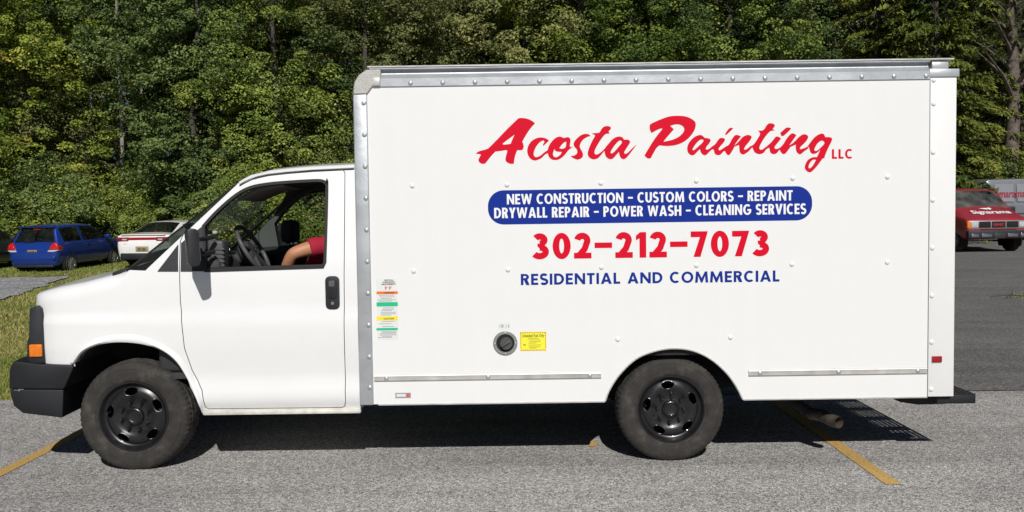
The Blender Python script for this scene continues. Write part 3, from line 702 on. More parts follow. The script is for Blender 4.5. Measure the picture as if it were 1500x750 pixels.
def px_x(px, y): return (px - 750) / FPX * (y + CAM_D)
GW = 'trees at the edge of the woods'
LAB = {
 M_LEAF: 'mid green leafy tree at the front edge of the woods',
 M_LEAFD: 'deep green leafy tree at the front edge of the woods',
 M_LEAFY: 'yellow green leafy tree at the front edge of the woods',
 M_LEAFO: 'olive brown leafy tree at the front edge of the woods'}
front = [(-60, 27.2, 'A', M_LEAFY, 1.0), (45, 29.5, 'D', M_LEAFY, .95), (98, 31.0, 'B', M_LEAFO, .9), (290, 29.0, 'D', M_LEAFD, .95), (330, 30.0, 'A', M_LEAFD, 1.0),
         (405, 28.3, 'B', M_LEAF, 1.0), (475, 30.4, 'A', M_LEAFD, .95), (545, 29.6, 'B', M_LEAFO, 1.0), (622, 31.0, 'A', M_LEAFO, .95), (700, 32.5, 'B', M_LEAFD, 1.0),
         (770, 29.5, 'D', M_LEAFO, 1.0), (850, 29.0, 'A', M_LEAFY, 1.0), (925, 29.8, 'A', M_LEAF, 1.0), (1000, 30.6, 'B', M_LEAFD, 1.0), (1065, 29.4, 'A', M_LEAF, 1.0),
         (1140, 31.0, 'D', M_LEAFD, .95), (1210, 31.8, 'B', M_LEAFO, 1.0), (1600, 29, 'A', M_LEAFO, 1.0), (-170, 28.6, 'B', M_LEAF, 1.0), (1700, 30, 'B', M_LEAFD, 1.0)]
for i, (px, y, k, lm, s) in enumerate(front):
    wh = 'behind the blue hatchback' if px < 150 else 'behind the white sedan' if px < 300 else "behind the truck's cab" if px < 530 else "behind the front half of the box" if px < 960 else "behind the rear half of the box" if px < 1300 else 'beyond the silver van'
    lb = LAB[lm].split(' leafy')[0] + ' leafy tree at the woods edge ' + wh
    plant(k, px_x(px, y), y, s * rng.uniform(0.94, 1.06), rng.uniform(0, 2*PI), lb, 'tree', GW + ' ' + wh, lm)
for px, y, s in [(1285, 28.2, 0.95), (1365, 26.8, 1.0), (1420, 28.4, 0.9)]:
    plant('H', px_x(px, y), y, s, rng.uniform(0, 6), 'feathery yellow green hemlock with drooping sprays behind the box truck', 'tree', 'hemlocks behind the truck')
plant('P', px_x(1473, 27.6), 27.6, 1.0, 0.4, 'thick bare pine trunk with rough bark above the silver van', 'tree')
plant('P', px_x(1500, 30.5), 30.5, 0.8, 2.0, 'slimmer pine trunk just behind the thick pine', 'tree')
for px, y in [(179, 30.2), (143, 31.5), (214, 31.8), (660, 34.0), (805, 34.5), (1170, 33.8)]:
    plant('T', px_x(px, y), y, rng.uniform(.9, 1.1), rng.uniform(0, 6), 'slender pale trunked tree standing in a dark gap of the woods', 'tree', 'slender trunks in the gaps', M_LEAFD)
for i in range(24):
    y = rng.uniform(36, 40); px = -260 + i * 88 + rng.uniform(-22, 22)
    plant('ABD'[i % 3], px_x(px + (75 if 185 < px < 240 else -60 if 120 < px <= 185 else 0), y), y, rng.uniform(.95, 1.15), rng.uniform(0, 6), 'shaded leafy tree in the second row of the woods', 'tree', 'second row of the woods', [M_LEAFD, M_LEAF, M_LEAFO][i % 3])
for i in range(17):
    px = -80 + i * 31 + rng.uniform(-8, 8); y = rng.uniform(26.6, 28.0) + (1.2 if 150 < px < 330 else 0)
    k = 'S' if i % 2 else 'U'
    lm = [M_LEAFY, M_LEAF, M_LEAFD][i % 3]
    plant(k, px_x(px, y), y, rng.uniform(.85, 1.2), rng.uniform(0, 6), {M_LEAFY: 'yellow green bush at the foot of the woods behind the parked cars', M_LEAF: 'bright green bush at the foot of the woods behind the parked cars', M_LEAFD: 'dark green bush at the foot of the woods behind the parked cars'}[lm], 'bush', 'bushes behind the parked cars (%s)' % {M_LEAFY: 'yellow', M_LEAF: 'bright', M_LEAFD: 'dark'}[lm], lm)
for i in range(14):
    px = 470 + i * 78 + rng.uniform(-15, 15); y = rng.uniform(27.5, 28.6)
    lm = [M_LEAFD, M_LEAFY][i % 2]
    plant('S', px_x(px, y), y, rng.uniform(.9, 1.2), rng.uniform(0, 6), {M_LEAFY: 'yellow green bush along the woods behind the driveway', M_LEAFD: 'dark green bush along the woods behind the driveway'}[lm], 'bush', 'bushes behind the driveway (%s)' % ('dark' if i % 2 == 0 else 'yellow'), lm)
# the deep wood behind, one mass
def far_woods():
    global rng
    rng = np.random.default_rng(91)
    nc = 2600; cc = np.stack([rng.uniform(-50, 50, nc), rng.uniform(43, 49, nc), rng.uniform(0.5, 19, nc)], 1)
    out = np.tile(np.array([[0, -1, 0.2]]), (nc, 1))
    p, nr, s, idx = clump_leaves(cc, rng.uniform(0.8, 1.6, nc), 0.6, 110, 0.44, 0.7, out)
    me = quads_mesh(leaves(p, nr, s), np.clip(rng.normal(0.4, 0.15, len(p)), 0, 1))
    o = link('far_woods', me, M_LEAFD, sm=False); tag(o, 'dense dark foliage deep in the woods behind the trees', 'woods', kind='stuff')
far_woods()
# ================================================================== THE BOX TRUCK
truck = empty('box_truck', (0.0, 1.03, 0.0))
truck.location.z = -0.035
tag(truck, 'white box truck with a painting company name in red script on its side', 'box truck')
BW = 2.06                                  # width of the box
BX0, BX1, BZ0, BZ1 = -1.03, 2.952, 0.402, 2.53
YC = 1.03

# ---------------- box: side panels with the wheel arch cut out
arch = [(0.609, BZ0)] + [xz(px, py) for px, py in [(892, 571), (907, 548), (930.4, 525.7), (957, 514), (986, 509.6), (1015.5, 513), (1042, 525.7), (1065, 546), (1080, 567)]] + [(1.541, BZ0)]
def archcurve(pts, sub=5):
    P = [(2*pts[0][0]-pts[1][0], 2*pts[0][1]-pts[1][1])] + pts + [(2*pts[-1][0]-pts[-2][0], 2*pts[-1][1]-pts[-2][1])]
    out = []
    for i in range(1, len(P) - 2):
        for k in range(sub):
            t = k / sub; q = []
            for c in (0, 1):
                a, b, d, e = P[i-1][c], P[i][c], P[i+1][c], P[i+2][c]
                q.append(0.5 * (2*b + (d-a)*t + (2*a-5*b+4*d-e)*t*t + (3*b-a-3*d+e)*t**3))
            out.append(tuple(q))
    return out + [pts[-1]]
arch_c = archcurve(arch)
PX0, PX1 = BX0 + 0.02, 2.775               # the sheet runs under the front trim and up to the rear post
outline = [(PX0, BZ0)] + arch_c + [(PX1, BZ0), (PX1, BZ1 - 0.01), (PX0, BZ1 - 0.01)]
def flat_panel(name, y0, y1):
    bm = bmesh.new(); prism(bm, outline, y0, y1)
    bmesh.ops.triangulate(bm, faces=[f for f in bm.faces if len(f.verts) > 4])
    return fin(name, bm, M_BOX, truck, sm=False)
side = flat_panel('box_side_panel', 0.0, 0.03)
side2 = flat_panel('box_side_panel', BW - 0.03, BW)
bm = bmesh.new(); bx(bm, BX0 + 0.02, BX1 - 0.01, 0.035, BW - 0.035, BZ1 + 0.02, BZ1 + 0.06, 0.01); fin('box_roof', bm, M_BOX, truck)
bm = bmesh.new(); bx(bm, BX0 + 0.01, BX0 + 0.04, 0.032, BW - 0.032, BZ0 + 0.03, BZ1 + 0.018, 0.006); fin('box_front_wall', bm, M_BOX, truck)
bm = bmesh.new(); bx(bm, BX0 + 0.05, BX1 - 0.06, 0.032, BW - 0.032, 0.70, 0.76, 0.004); fin('box_floor', bm, M_FRAME, truck)
bm = bmesh.new()
for k in range(7): bx(bm, BX1 - 0.05, BX1 - 0.02, 0.10, BW - 0.10, 0.50 + k * 0.27, 0.50 + k * 0.27 + 0.262, 0.006)
fin('rear_roller_door', bm, M_BOX, truck)
# thin aluminium edge under the sheet and round the arch
bm = bmesh.new()
pth = [(PX0 + 0.1, BZ0)] + arch_c + [(PX1, BZ0)]
for a, b in zip(pth, pth[1:]):
    d = (Vector(b) - Vector(a)); L = d.length; d.normalize(); nrm = Vector((d.y, -d.x)) * 0.008
    q = [(a[0] - d.x*.001, a[1] - d.y*.001), (b[0] + d.x*.001, b[1] + d.y*.001), (b[0] + nrm.x, b[1] + nrm.y), (a[0] + nrm.x, a[1] + nrm.y)]
    prism(bm, q, -0.005, 0.04)
fin('bottom_edge_trim', bm, M_ALUD, truck, sm=False)
# front corner post (L section), with the edge rounded
bm = bmesh.new(); bx(bm, BX0 - 0.006, BX0 + 0.088, -0.010, 0.034, BZ0 - 0.005, BZ1 - 0.06, 0.009, 3); post = fin('front_corner_post', bm, M_ALU, truck)
bm = bmesh.new(); bx(bm, BX0 - 0.006, BX0 + 0.088, BW - 0.034, BW + 0.010, BZ0 - 0.005, BZ1 - 0.06, 0.009, 3); fin('front_corner_post', bm, M_ALU, truck)
# cast corner
cpx = [(518, 139), (518, 128), (520, 119.6), (526, 110), (537, 102.5), (558, 102), (558, 127), (546, 127), (538, 138)]
cz = [xz(*p) for p in cpx]
for ya, yb in ((-0.016, 0.20), (BW - 0.20, BW + 0.016)):
    bm = bmesh.new(); prism(bm, cz, ya, yb, 0.007, 2); fin('roof_corner_casting', bm, M_CAST, truck, ang=18)
bm = bmesh.new(); x0, z0 = xz(547, 114.5); x1, z1 = xz(557, 126); bx(bm, x0, x1, -0.021, -0.010, z1, z0, 0.002); fin('corner_clip', bm, M_ALUD, truck)
# top rail: lip, recessed web, bevelled face, riveted flange
TX0, TX1 = -0.925, 2.775
bm = bmesh.new()
prof = [(0.050, BZ1 + 0.112), (-0.006, BZ1 + 0.112), (-0.006, BZ1 + 0.103), (0.028, BZ1 + 0.096), (0.024, BZ1 + 0.072), (-0.010, BZ1 + 0.040), (-0.010, BZ1 - 0.012), (-0.002, BZ1 - 0.014), (0.05, BZ1 - 0.01)]
def xrail(bm, prof, x0, x1, fl=False):
    a = [bm.verts.new((x0, BW - y if fl else y, z)) for y, z in prof]; b = [bm.verts.new((x1, BW - y if fl else y, z)) for y, z in prof]
    n = len(prof)
    for i in range(n): bm.faces.new([a[i], b[i], b[(i+1) % n], a[(i+1) % n]])
    bm.faces.new(a); bm.faces.new(b[::-1])
xrail(bm, prof, TX0, TX1); rail = fin('top_rail', bm, M_ALU, truck, sm=False)
bm = bmesh.new(); xrail(bm, prof, TX0, TX1, True); fin('top_rail', bm, M_ALU, truck, sm=False)
lip = [(0.052, BZ1 + 0.122), (-0.012, BZ1 + 0.122), (-0.012, BZ1 + 0.113), (0.052, BZ1 + 0.113)]
for fl in (False, True):
    bm = bmesh.new(); xrail(bm, lip, TX0 - 0.01, 2.93, fl); fin('roof_lip', bm, M_ALUD, truck, sm=False)
# rear end cap pieces of the rail
bm = bmesh.new(); bx(bm, 2.768, 2.965, -0.014, 0.05, BZ1 + 0.0, BZ1 + 0.052, 0.004); fin('rail_end_plate', bm, M_ALU, truck)
bm = bmesh.new(); bx(bm, 2.79, 2.90, 0.0, 0.05, BZ1 + 0.054, BZ1 + 0.10, 0.004); fin('rail_end_block', bm, M_ALU, truck)
# rear post
bm = bmesh.new(); bx(bm, 2.779, BX1, -0.004, 0.10, BZ0 + 0.0, BZ1 - 0.002, 0.004); rpost = fin('rear_post', bm, M_BOX, truck)
bm = bmesh.new(); bx(bm, 2.779, BX1, BW - 0.10, BW + 0.004, BZ0, BZ1 - 0.002, 0.004); fin('rear_post', bm, M_BOX, truck)
bm = bmesh.new(); bx(bm, 2.79, BX1, 0.104, BW - 0.104, BZ1 - 0.12, BZ1 + 0.015, 0.004); fin('rear_header', bm, M_BOX, truck)
# side marker
x0, z0 = xz(1363, 521.5); x1, z1 = xz(1378.5, 530)
bm = bmesh.new(); bx(bm, x0 + .006, x1, -0.016, -0.003, z1, z0, 0.003); fin('side_marker_reflector', bm, M_REDLENS, truck)
# rub rails
def rub(xa, xb, z):
    bm = bmesh.new()
    pr = [(0.0, z - 0.022), (-0.007, z - 0.020), (-0.010, z - 0.013), (-0.006, z - 0.010), (-0.006, z + 0.010), (-0.010, z + 0.013), (-0.007, z + 0.020), (0.0, z + 0.022)]
    xrail(bm, pr, xa, xb); return fin('rub_rail', bm, M_ALUD, truck, sm=False)
zr = 0.578
rr1 = rub(-0.935, 0.586, zr); rr2 = rub(1.575, 2.772, zr)

# ---------------- rivets (one mesh, many)
bm = bmesh.new(); lathe(bm, [(0.0165, 0.0), (0.0155, -0.004), (0.011, -0.0075), (0.005, -0.009), (0.0, -0.0093)], 12)
riv_me = tomesh(bm, M_BOX); smooth(riv_me, 50)
riv_alu = riv_me.copy(); riv_alu.materials.clear(); riv_alu.materials.append(M_ALU)
def rivet(x, z, y, me, parent):
    o = bpy.data.objects.new('rivet', me); C.objects.link(o); o.parent = parent; o.location = (x, y, z)
for px, py in [(604, 272), (742.6, 270.6), (880, 268), (1020, 265), (1161, 261), (1300, 259), (606, 397), (744, 395), (881, 391.5), (1020, 388.6), (1160, 387), (1299.6, 384), (905, 497), (1070, 494)]:
    x, z = xz(px, py); rivet(x, z, 0.0, riv_me, side)
for k in range(9):
    x, z = xz(535.0 + 11.5 * k / 9, 151 + 46.4 * k); rivet(BX0 + 0.066, z, -0.0098, riv_alu, post)
x, z = xz(546, 567); rivet(BX0 + 0.066, z, -0.0098, riv_alu, post)
for k in range(17): rivet(-0.653 + k * 0.2125, BZ1 + 0.008, -0.0098, riv_alu, rail)
for py in (117.5, 152, 223, 293, 363, 433, 501, 570):
    x, z = xz(1367, py); rivet(2.800, z, -0.0038, riv_me, rpost)
for px in (566, 715, 864): rivet(xz(px, 550)[0], zr, -0.0058, riv_alu, rr1)
for px in (1113, 1228, 1344): rivet(xz(px, 542)[0], zr, -0.0058, riv_alu, rr2)

# ---------------- lettering
def glyph(org, loops, y):
    L = []
    for lp in loops:
        pts = crom(lp, 6)
        L.append([xz(org[0] + p[0] / 7.5, org[1] + p[1] / 7.5) for p in pts])
    me = curve_fill(L)
    co = np.empty(len(me.vertices) * 3); me.vertices.foreach_get('co', co); co = co.reshape(-1, 3)
    me.vertices.foreach_set('co', np.stack([co[:, 0], np.full(len(co), y), co[:, 1]], 1).ravel()); me.update()
    me.materials.clear(); return link('letter', me, M_RED, side, sm=False)
c = 1
O1, O2, O3, O4, O5, O6, O7 = (690, 160), (760, 170), (840, 160), (935, 150), (1000, 160), (1080, 160), (1150, 165)
GL = [
 (O1, [[(520,100,c),(560,96),(620,105),(670,128),(703,155,c),(650,215),(600,290),(562,360,c),(575,385),(577,420),(565,445),(545,450),(508,450,c),(485,510),(475,560),(470,600,c),(425,598),(390,578),(378,555),(385,510),(397,460),(380,449,c),(330,458),(268,465,c),(225,510),(185,560),(155,598,c),(115,598),(90,580),(82,555),(95,525),(110,500,c),(85,492),(52,490,c),(75,468),(110,455),(150,445),(190,430,c),(280,340),(400,215)],
       [(478,280,c),(425,318),(350,375,c),(355,388),(390,386),(435,380,c),(455,330)]]),
 (O2, [[(332,270,c),(300,300),(270,327,c),(266,312),(280,285),(268,268),(225,292),(185,345),(164,405),(172,443),(200,450),(240,432),(285,395),(330,366,c),(335,402,c),(290,422),(250,460),(205,483),(170,488),(130,470),(102,430),(92,380),(105,325),(140,275),(190,245),(245,235),(295,245)]]),
 (O2, [[(430,228),(460,227),(495,240),(530,232),(558,240),(568,270),(562,335),(598,338,c),(545,375),(510,420),(460,465),(410,483),(360,475),(330,445),(318,400),(322,350),(350,295),(390,250)],
       [(520,280,c),(490,295),(460,330),(448,352),(475,360),(510,345),(520,310)], [(395,362,c),(405,385),(440,392),(472,393,c),(455,425),(420,450),(390,448),(375,425),(380,390)]]),
 (O3, [[(188,295,c),(150,305),(105,335),(75,380),(72,420),(95,465),(105,500),(95,530),(50,553),(0,538),(-30,515,c),(15,505),(40,480),(38,445),(10,410),(2,375),(25,335),(75,290),(120,272),(165,275)]]),
 (O3, [[(412,210),(385,245,c),(398,268,c),(350,275),(310,320),(265,390),(235,450),(235,490),(265,495),(310,465),(352,422,c),(348,465,c),(335,464),(300,505),(265,540),(220,550),(175,530),(157,490),(170,430),(205,350),(235,295),(230,280,c),(203,265,c),(240,262),(285,255),(310,215),(340,190),(380,185),(405,195)]]),
 (O3, [[(530,305),(555,335,c),(600,335),(622,355),(610,385),(575,440),(558,475),(570,490),(600,475),(645,430),(697,385,c),(660,435),(610,500),(575,538),(545,548),(515,525),(500,470,c),(480,490),(450,525),(425,545),(390,545),(355,515),(343,465),(348,425),(385,380),(430,330),(480,303)],
       [(525,345),(495,350),(450,400),(412,460),(415,485),(445,470),(490,420),(530,370)]]),
 (O4, [[(140,235),(250,185),(340,155),(430,147),(520,155),(590,185),(628,225),(622,290),(580,360),(510,425),(420,465),(320,478),(235,470,c),(200,500),(165,560),(138,612,c),(100,612),(68,582,c),(110,510),(180,400),(230,335),(262,295),(250,285),(200,305),(147,335,c),(130,305),(125,265)],
       [(348,258,c),(400,242),(450,242),(490,262),(505,295),(490,335),(440,380),(370,412),(275,432,c),(320,375),(390,295,c)]]),
 (O5, [[(205,285),(240,315,c),(285,322),(307,340),(290,375),(262,410),(255,440),(285,438),(332,402,c),(345,432,c),(310,450),(265,495),(235,503),(205,480),(190,438,c),(160,465),(125,500),(90,502),(60,475),(50,430),(65,375),(110,320),(160,290)],
       [(225,335),(190,335),(140,385),(108,440),(125,448),(170,410),(222,360)]]),
 (O5, [[(400,325),(435,315),(465,330),(450,365),(410,410),(395,440),(410,450),(450,425),(490,398,c),(484,472,c),(455,460),(420,495),(390,505),(355,490),(340,445),(322,442,c),(320,410,c),(360,380)]]),
 (O5, [[(465,275,c),(490,235),(520,205),(556,210,c),(525,240),(480,280)]]),
 (O5, [[(570,290),(600,283),(640,297,c),(600,350),(565,400,c),(610,360),(660,305),(710,283),(745,290),(757,310),(735,350),(690,405),(675,440),(700,440),(752,400,c),(762,420,c),(715,470),(665,497),(630,475),(622,430),(620,392,c),(570,410,c),(540,465),(510,503),(485,495),(465,460),(460,430,c),(510,385),(540,330)]]),
 (O6, [[(412,180),(388,215,c),(410,236,c),(365,240),(320,285),(275,350),(245,410),(248,440),(275,442),(320,410),(352,388,c),(357,420,c),(320,440),(285,480),(240,493),(195,475),(172,435),(165,415,c),(140,428,c),(135,410,c),(180,385),(225,320),(250,270),(225,232,c),(265,235),(295,220),(320,180),(350,155),(395,160)]]),
 (O6, [[(420,305),(450,303),(477,322),(455,355),(415,405),(412,432),(440,435),(492,408,c),(492,460,c),(465,445),(435,480),(400,493),(365,475),(350,420),(332,417,c),(330,400,c),(375,360)]]),
 (O6, [[(472,260,c),(500,235),(540,203),(575,203),(590,215,c),(555,250),(510,290),(485,290)]]),
 (O7, [[(65,233),(95,230),(123,250,c),(80,310),(45,360,c),(90,330),(150,270),(195,240),(235,243),(253,270),(225,320),(170,375),(165,400),(190,397),(247,373,c),(257,390,c),(215,420),(170,455),(140,445),(120,410),(118,350,c),(60,375,c),(30,415),(0,450),(-30,450),(-55,415),(-62,390,c),(-20,345),(20,280)]]),
 (O7, [[(420,233),(440,270,c),(490,270),(515,285),(505,325),(470,395),(435,480),(440,493,c),(410,505,c),(370,560),(320,620),(280,653),(245,645),(220,615),(220,575),(250,520),(300,492),(348,490,c),(372,440),(388,405,c),(350,440),(310,452),(280,435),(262,380),(245,372,c),(290,310),(330,265),(380,235)],
       [(425,315),(395,308),(350,345),(322,400),(330,420),(355,415),(400,375),(430,340)], [(340,517,c),(300,520),(265,565),(258,605),(275,610),(305,580)]]),
]
for i, (og, lp) in enumerate(GL): glyph(og, lp, -0.0008 - 0.0002 * (i % 8))
def ftx(name, s, pl, pr, hpx, m, y=-0.0012, **kw):
    x0, z0 = xz(*pl); x1, z1 = xz(*pr); h = hpx / FPX * CAM_D
    return fit_text(name, s, x0, x1, (z0 + z1) / 2, h, y, m, side, **kw)
def sline(s, pl, pr, hpx, m, t, gap, y=-0.0012, **kw):
    x0, z0 = xz(*pl); x1, z1 = xz(*pr)
    sign_line(s, x0, x1, (z0 + z1) / 2, hpx / FPX * CAM_D, y, m, side, t, gap, **kw)
sline('LLC', (1218.5, 232.9), (1249, 232.0), 13.9, M_RED, .23, .15)
x0, z0 = xz(714.8, 304); x1, z1 = xz(1189.6, 297); zc = (xz(950, 276)[1] + xz(950, 325.7)[1]) / 2; hh = 25.0 / FPX * CAM_D; rad = hh * 0.92
pl = []
for cx, cz_, a0 in ((x1 - rad, zc - hh + rad, -90), (x1 - rad, zc + hh - rad, 0), (x0 + rad, zc + hh - rad, 90), (x0 + rad, zc - hh + rad, 180)):
    for k in range(13):
        a = math.radians(a0 + 90 * k / 12); pl.append((cx + rad * math.cos(a), cz_ + rad * math.sin(a)))
bm = bmesh.new(); bm.faces.new([bm.verts.new((x, -0.0009, z)) for x, z in pl]); fin('blue_banner', bm, M_BLUE, side, sm=False)
sline('NEW CONSTRUCTION - CUSTOM COLORS - REPAINT', (742.6, 300), (1161, 293), 14.9, M_WHITEV, .205, .095, y=-0.0016)
sline('DRYWALL REPAIR - POWER WASH - CLEANING SERVICES', (724, 320.8), (1180.7, 312.3), 15.2, M_WHITEV, .205, .095, y=-0.0016)
sline('302-212-7073', (779.4, 380.2), (1127.4, 374.2), 37.4, M_RED, .262, .125, name='digit', dash=.58)
sline('RESIDENTIAL AND COMMERCIAL', (763, 418), (1141.7, 412), 16.4, M_BLUE, .235, .155)

# ---------------- stickers
def plate(name, pxl, pyt, pxr, pyb, y, m, parent=None, b=0.0, th=0.0006):
    x0, z0 = xz(pxl, pyt); x1, z1 = xz(pxr, pyb)
    bm = bmesh.new(); bx(bm, x0, x1, y, y + th, z1, z0); return fin(name, bm, m, parent or side, sm=False)
M_STICK = mat('sticker_white', (0.70, 0.72, 0.70), 0.5, var=0.03)
M_ORNG = mat('sticker_orange', (0.80, 0.16, 0.02), 0.5); M_GRN = mat('sticker_green', (0.01, 0.48, 0.23), 0.5)
M_YEL = mat('sticker_yellow', (0.85, 0.70, 0.02), 0.5); M_INK = mat('sticker_ink_grey', (0.25, 0.26, 0.27), 0.6); M_INKD = mat('sticker_ink_dark', (0.05, 0.05, 0.05), 0.6)
M_YL2 = mat('fuel_label_yellow', (0.86, 0.78, 0.04), 0.5); M_PINK = mat('sticker_red_ink', (0.62, 0.10, 0.10), 0.5)
plate('clearance_sticker', 551, 408.3, 583.4, 497.5, -0.0010, M_STICK)
for y0, y1, m in [(427, 430.6, M_ORNG), (442.8, 448.6, M_GRN), (463.7, 469, M_YEL), (480.6, 483.6, M_GRN)]: plate('sticker_band', 551.5, y0, 582.8, y1, -0.0016, m)
def stx(s, l, r, yb, h, m, **kw): return ftx('sticker_print', s, (l, yb), (r, yb), h, m, y=-0.0021, **kw)
stx('VERTICAL', 562.5, 576.5, 411.6, 2.2, M_INKD); stx('CLEARANCE', 560.5, 578, 414.4, 2.2, M_INKD); stx('REQUIREMENT', 559, 580, 417.4, 2.2, M_INKD)
stx("9' 9'", 563.5, 573.5, 424.6, 5.0, M_PINK, bold=0.03); stx('WARNING', 562.5, 577, 430.0, 2.4, M_INKD); stx('CAUTION', 562, 577, 468, 2.6, M_INKD)
bm = bmesh.new(); rd = random.Random(3)
for yy in [432.5, 435, 437.2, 439.4, 441.2, 451, 453.2, 455.2, 457.6, 459.8, 461.6, 470.8, 474.4, 478.2, 485.4, 487.2, 489, 490.8, 492.6, 494.4]:
    l = rd.uniform(553, 561); r = rd.uniform(573, 581.5)
    x0, z0 = xz(l, yy); x1, z1 = xz(r, yy); bx(bm, x0, x1, -0.0016, -0.0011, z0 - 0.0016, z0 + 0.0016)
fin('sticker_small_print', bm, M_INK, side, sm=False)
plate('barcode_label', 730, 472, 747, 482.5, -0.001, M_STICK)
bm = bmesh.new()
for k in range(16):
    if rd.random() < 0.75:
        xx, zt_ = xz(731 + k * 0.95, 475.3); _, zb_ = xz(731 + k, 479.8); bx(bm, xx, xx + rd.choice([0.0012, 0.0022, 0.003]), -0.0015, -0.0011, zb_, zt_)
fin('barcode_bars', bm, M_INK, side, sm=False)
plate('fuel_label', 761.7, 486.3, 800.4, 513.6, -0.001, M_YL2)
stx('Unleaded Fuel Only', 765, 797.5, 493.7, 4.6, mat('label_green_ink', (0.10, 0.20, 0.03), 0.6), bold=0.02)
bm = bmesh.new()
xl, zt_ = xz(761.9, 486.5); xr, zb_ = xz(800.2, 513.4)
n = 24; wdt = (xr - xl) / n
for k in range(n):
    if k % 2 == 0:
        for zz in (zt_ - 0.008, zb_): 
            q = [(xl + k*wdt, zz), (xl + k*wdt + wdt, zz), (xl + k*wdt + wdt*1.6, zz + 0.008), (xl + k*wdt + wdt*.6, zz + 0.008)]
            bm.faces.new([bm.verts.new((min(a, xr), -0.0017, b)) for a, b in q])
n2 = 16; hz = (zt_ - zb_) / n2
for k in range(1, n2 - 1):
    if k % 2 == 0:
        for xx in (xl, xr - 0.007):
            q = [(xx, zb_ + k*hz), (xx + .007, zb_ + (k+.6)*hz), (xx + .007, zb_ + (k+1.6)*hz), (xx, zb_ + (k+1)*hz)]
            bm.faces.new([bm.verts.new((a, -0.0017, b)) for a, b in q])
fin('label_hazard_border', bm, mat('label_border_orange', (0.55, 0.16, 0.03), 0.5), side, sm=False)
bm = bmesh.new()
for yy, l, r in [(495.6, 773, 789), (498, 774.5, 792), (500.5, 776, 792), (502.5, 774, 786), (505.5, 774, 793), (508.2, 774.5, 791), (509.8, 776, 786)]:
    x0, z0 = xz(l, yy); x1, z1 = xz(r, yy); bx(bm, x0, x1, -0.0016, -0.0011, z0 - 0.0014, z0 + 0.0014)
x0, z0 = xz(766.5, 504.3); bx(bm, x0, x0 + 0.016, -0.0016, -0.0011, z0 - 0.008, z0)
fin('label_small_print', bm, mat('label_olive_ink', (0.20, 0.19, 0.03), 0.6), side, sm=False)
plate('maker_badge', 579, 575.4, 602, 582.6, -0.003, mat('badge_grey', (0.40, 0.41, 0.42), 0.4, 0.4), th=0.0028)
plate('badge_strip', 581, 577.2, 594.5, 580.8, -0.0036, M_STICK); plate('badge_mark', 595.5, 576.4, 600, 581.6, -0.0036, M_PINK)

# ---------------- fuel filler
fx, fz = xz(740.2, 502.6)
bm = bmesh.new(); lathe(bm, [(0.081, 0.0), (0.081, -0.006), (0.077, -0.009), (0.062, -0.009), (0.059, -0.004), (0.059, 0.02)], 40, (fx, 0, fz)); ff = fin('fuel_filler_ring', bm, mat('filler_ring_grey', (0.30, 0.31, 0.29), 0.5, 0.6, var=0.15), truck)
bm = bmesh.new(); lathe(bm, [(0.0605, -0.0012), (0.045, -0.0018), (0.0, -0.0018)], 32, (fx, 0, fz)); fin('filler_cup', bm, M_WELL, ff)
bm = bmesh.new(); lathe(bm, [(0.042, -0.001), (0.042, -0.022), (0.038, -0.028), (0.0, -0.029)], 28, (fx + 0.004, 0, fz - 0.004)); bx(bm, fx - 0.030, fx + 0.036, -0.042, -0.026, fz - 0.010, fz + 0.004, 0.004)
bmesh.ops.rotate(bm, cent=(fx, 0, fz), matrix=Matrix.Rotation(-0.6, 3, 'Y'), verts=bm.verts[:]); fin('filler_cap', bm, mat('cap_grey_plastic', (0.06, 0.062, 0.065), 0.45, var=0.2), ff)
for k in range(4):
    a = PI / 2 * k; o = bpy.data.objects.new('screw', riv_alu); C.objects.link(o); o.parent = ff; o.location = (fx + 0.069 * math.cos(a), -0.0088, fz + 0.069 * math.sin(a)); o.scale = (0.4, 0.5, 0.4)

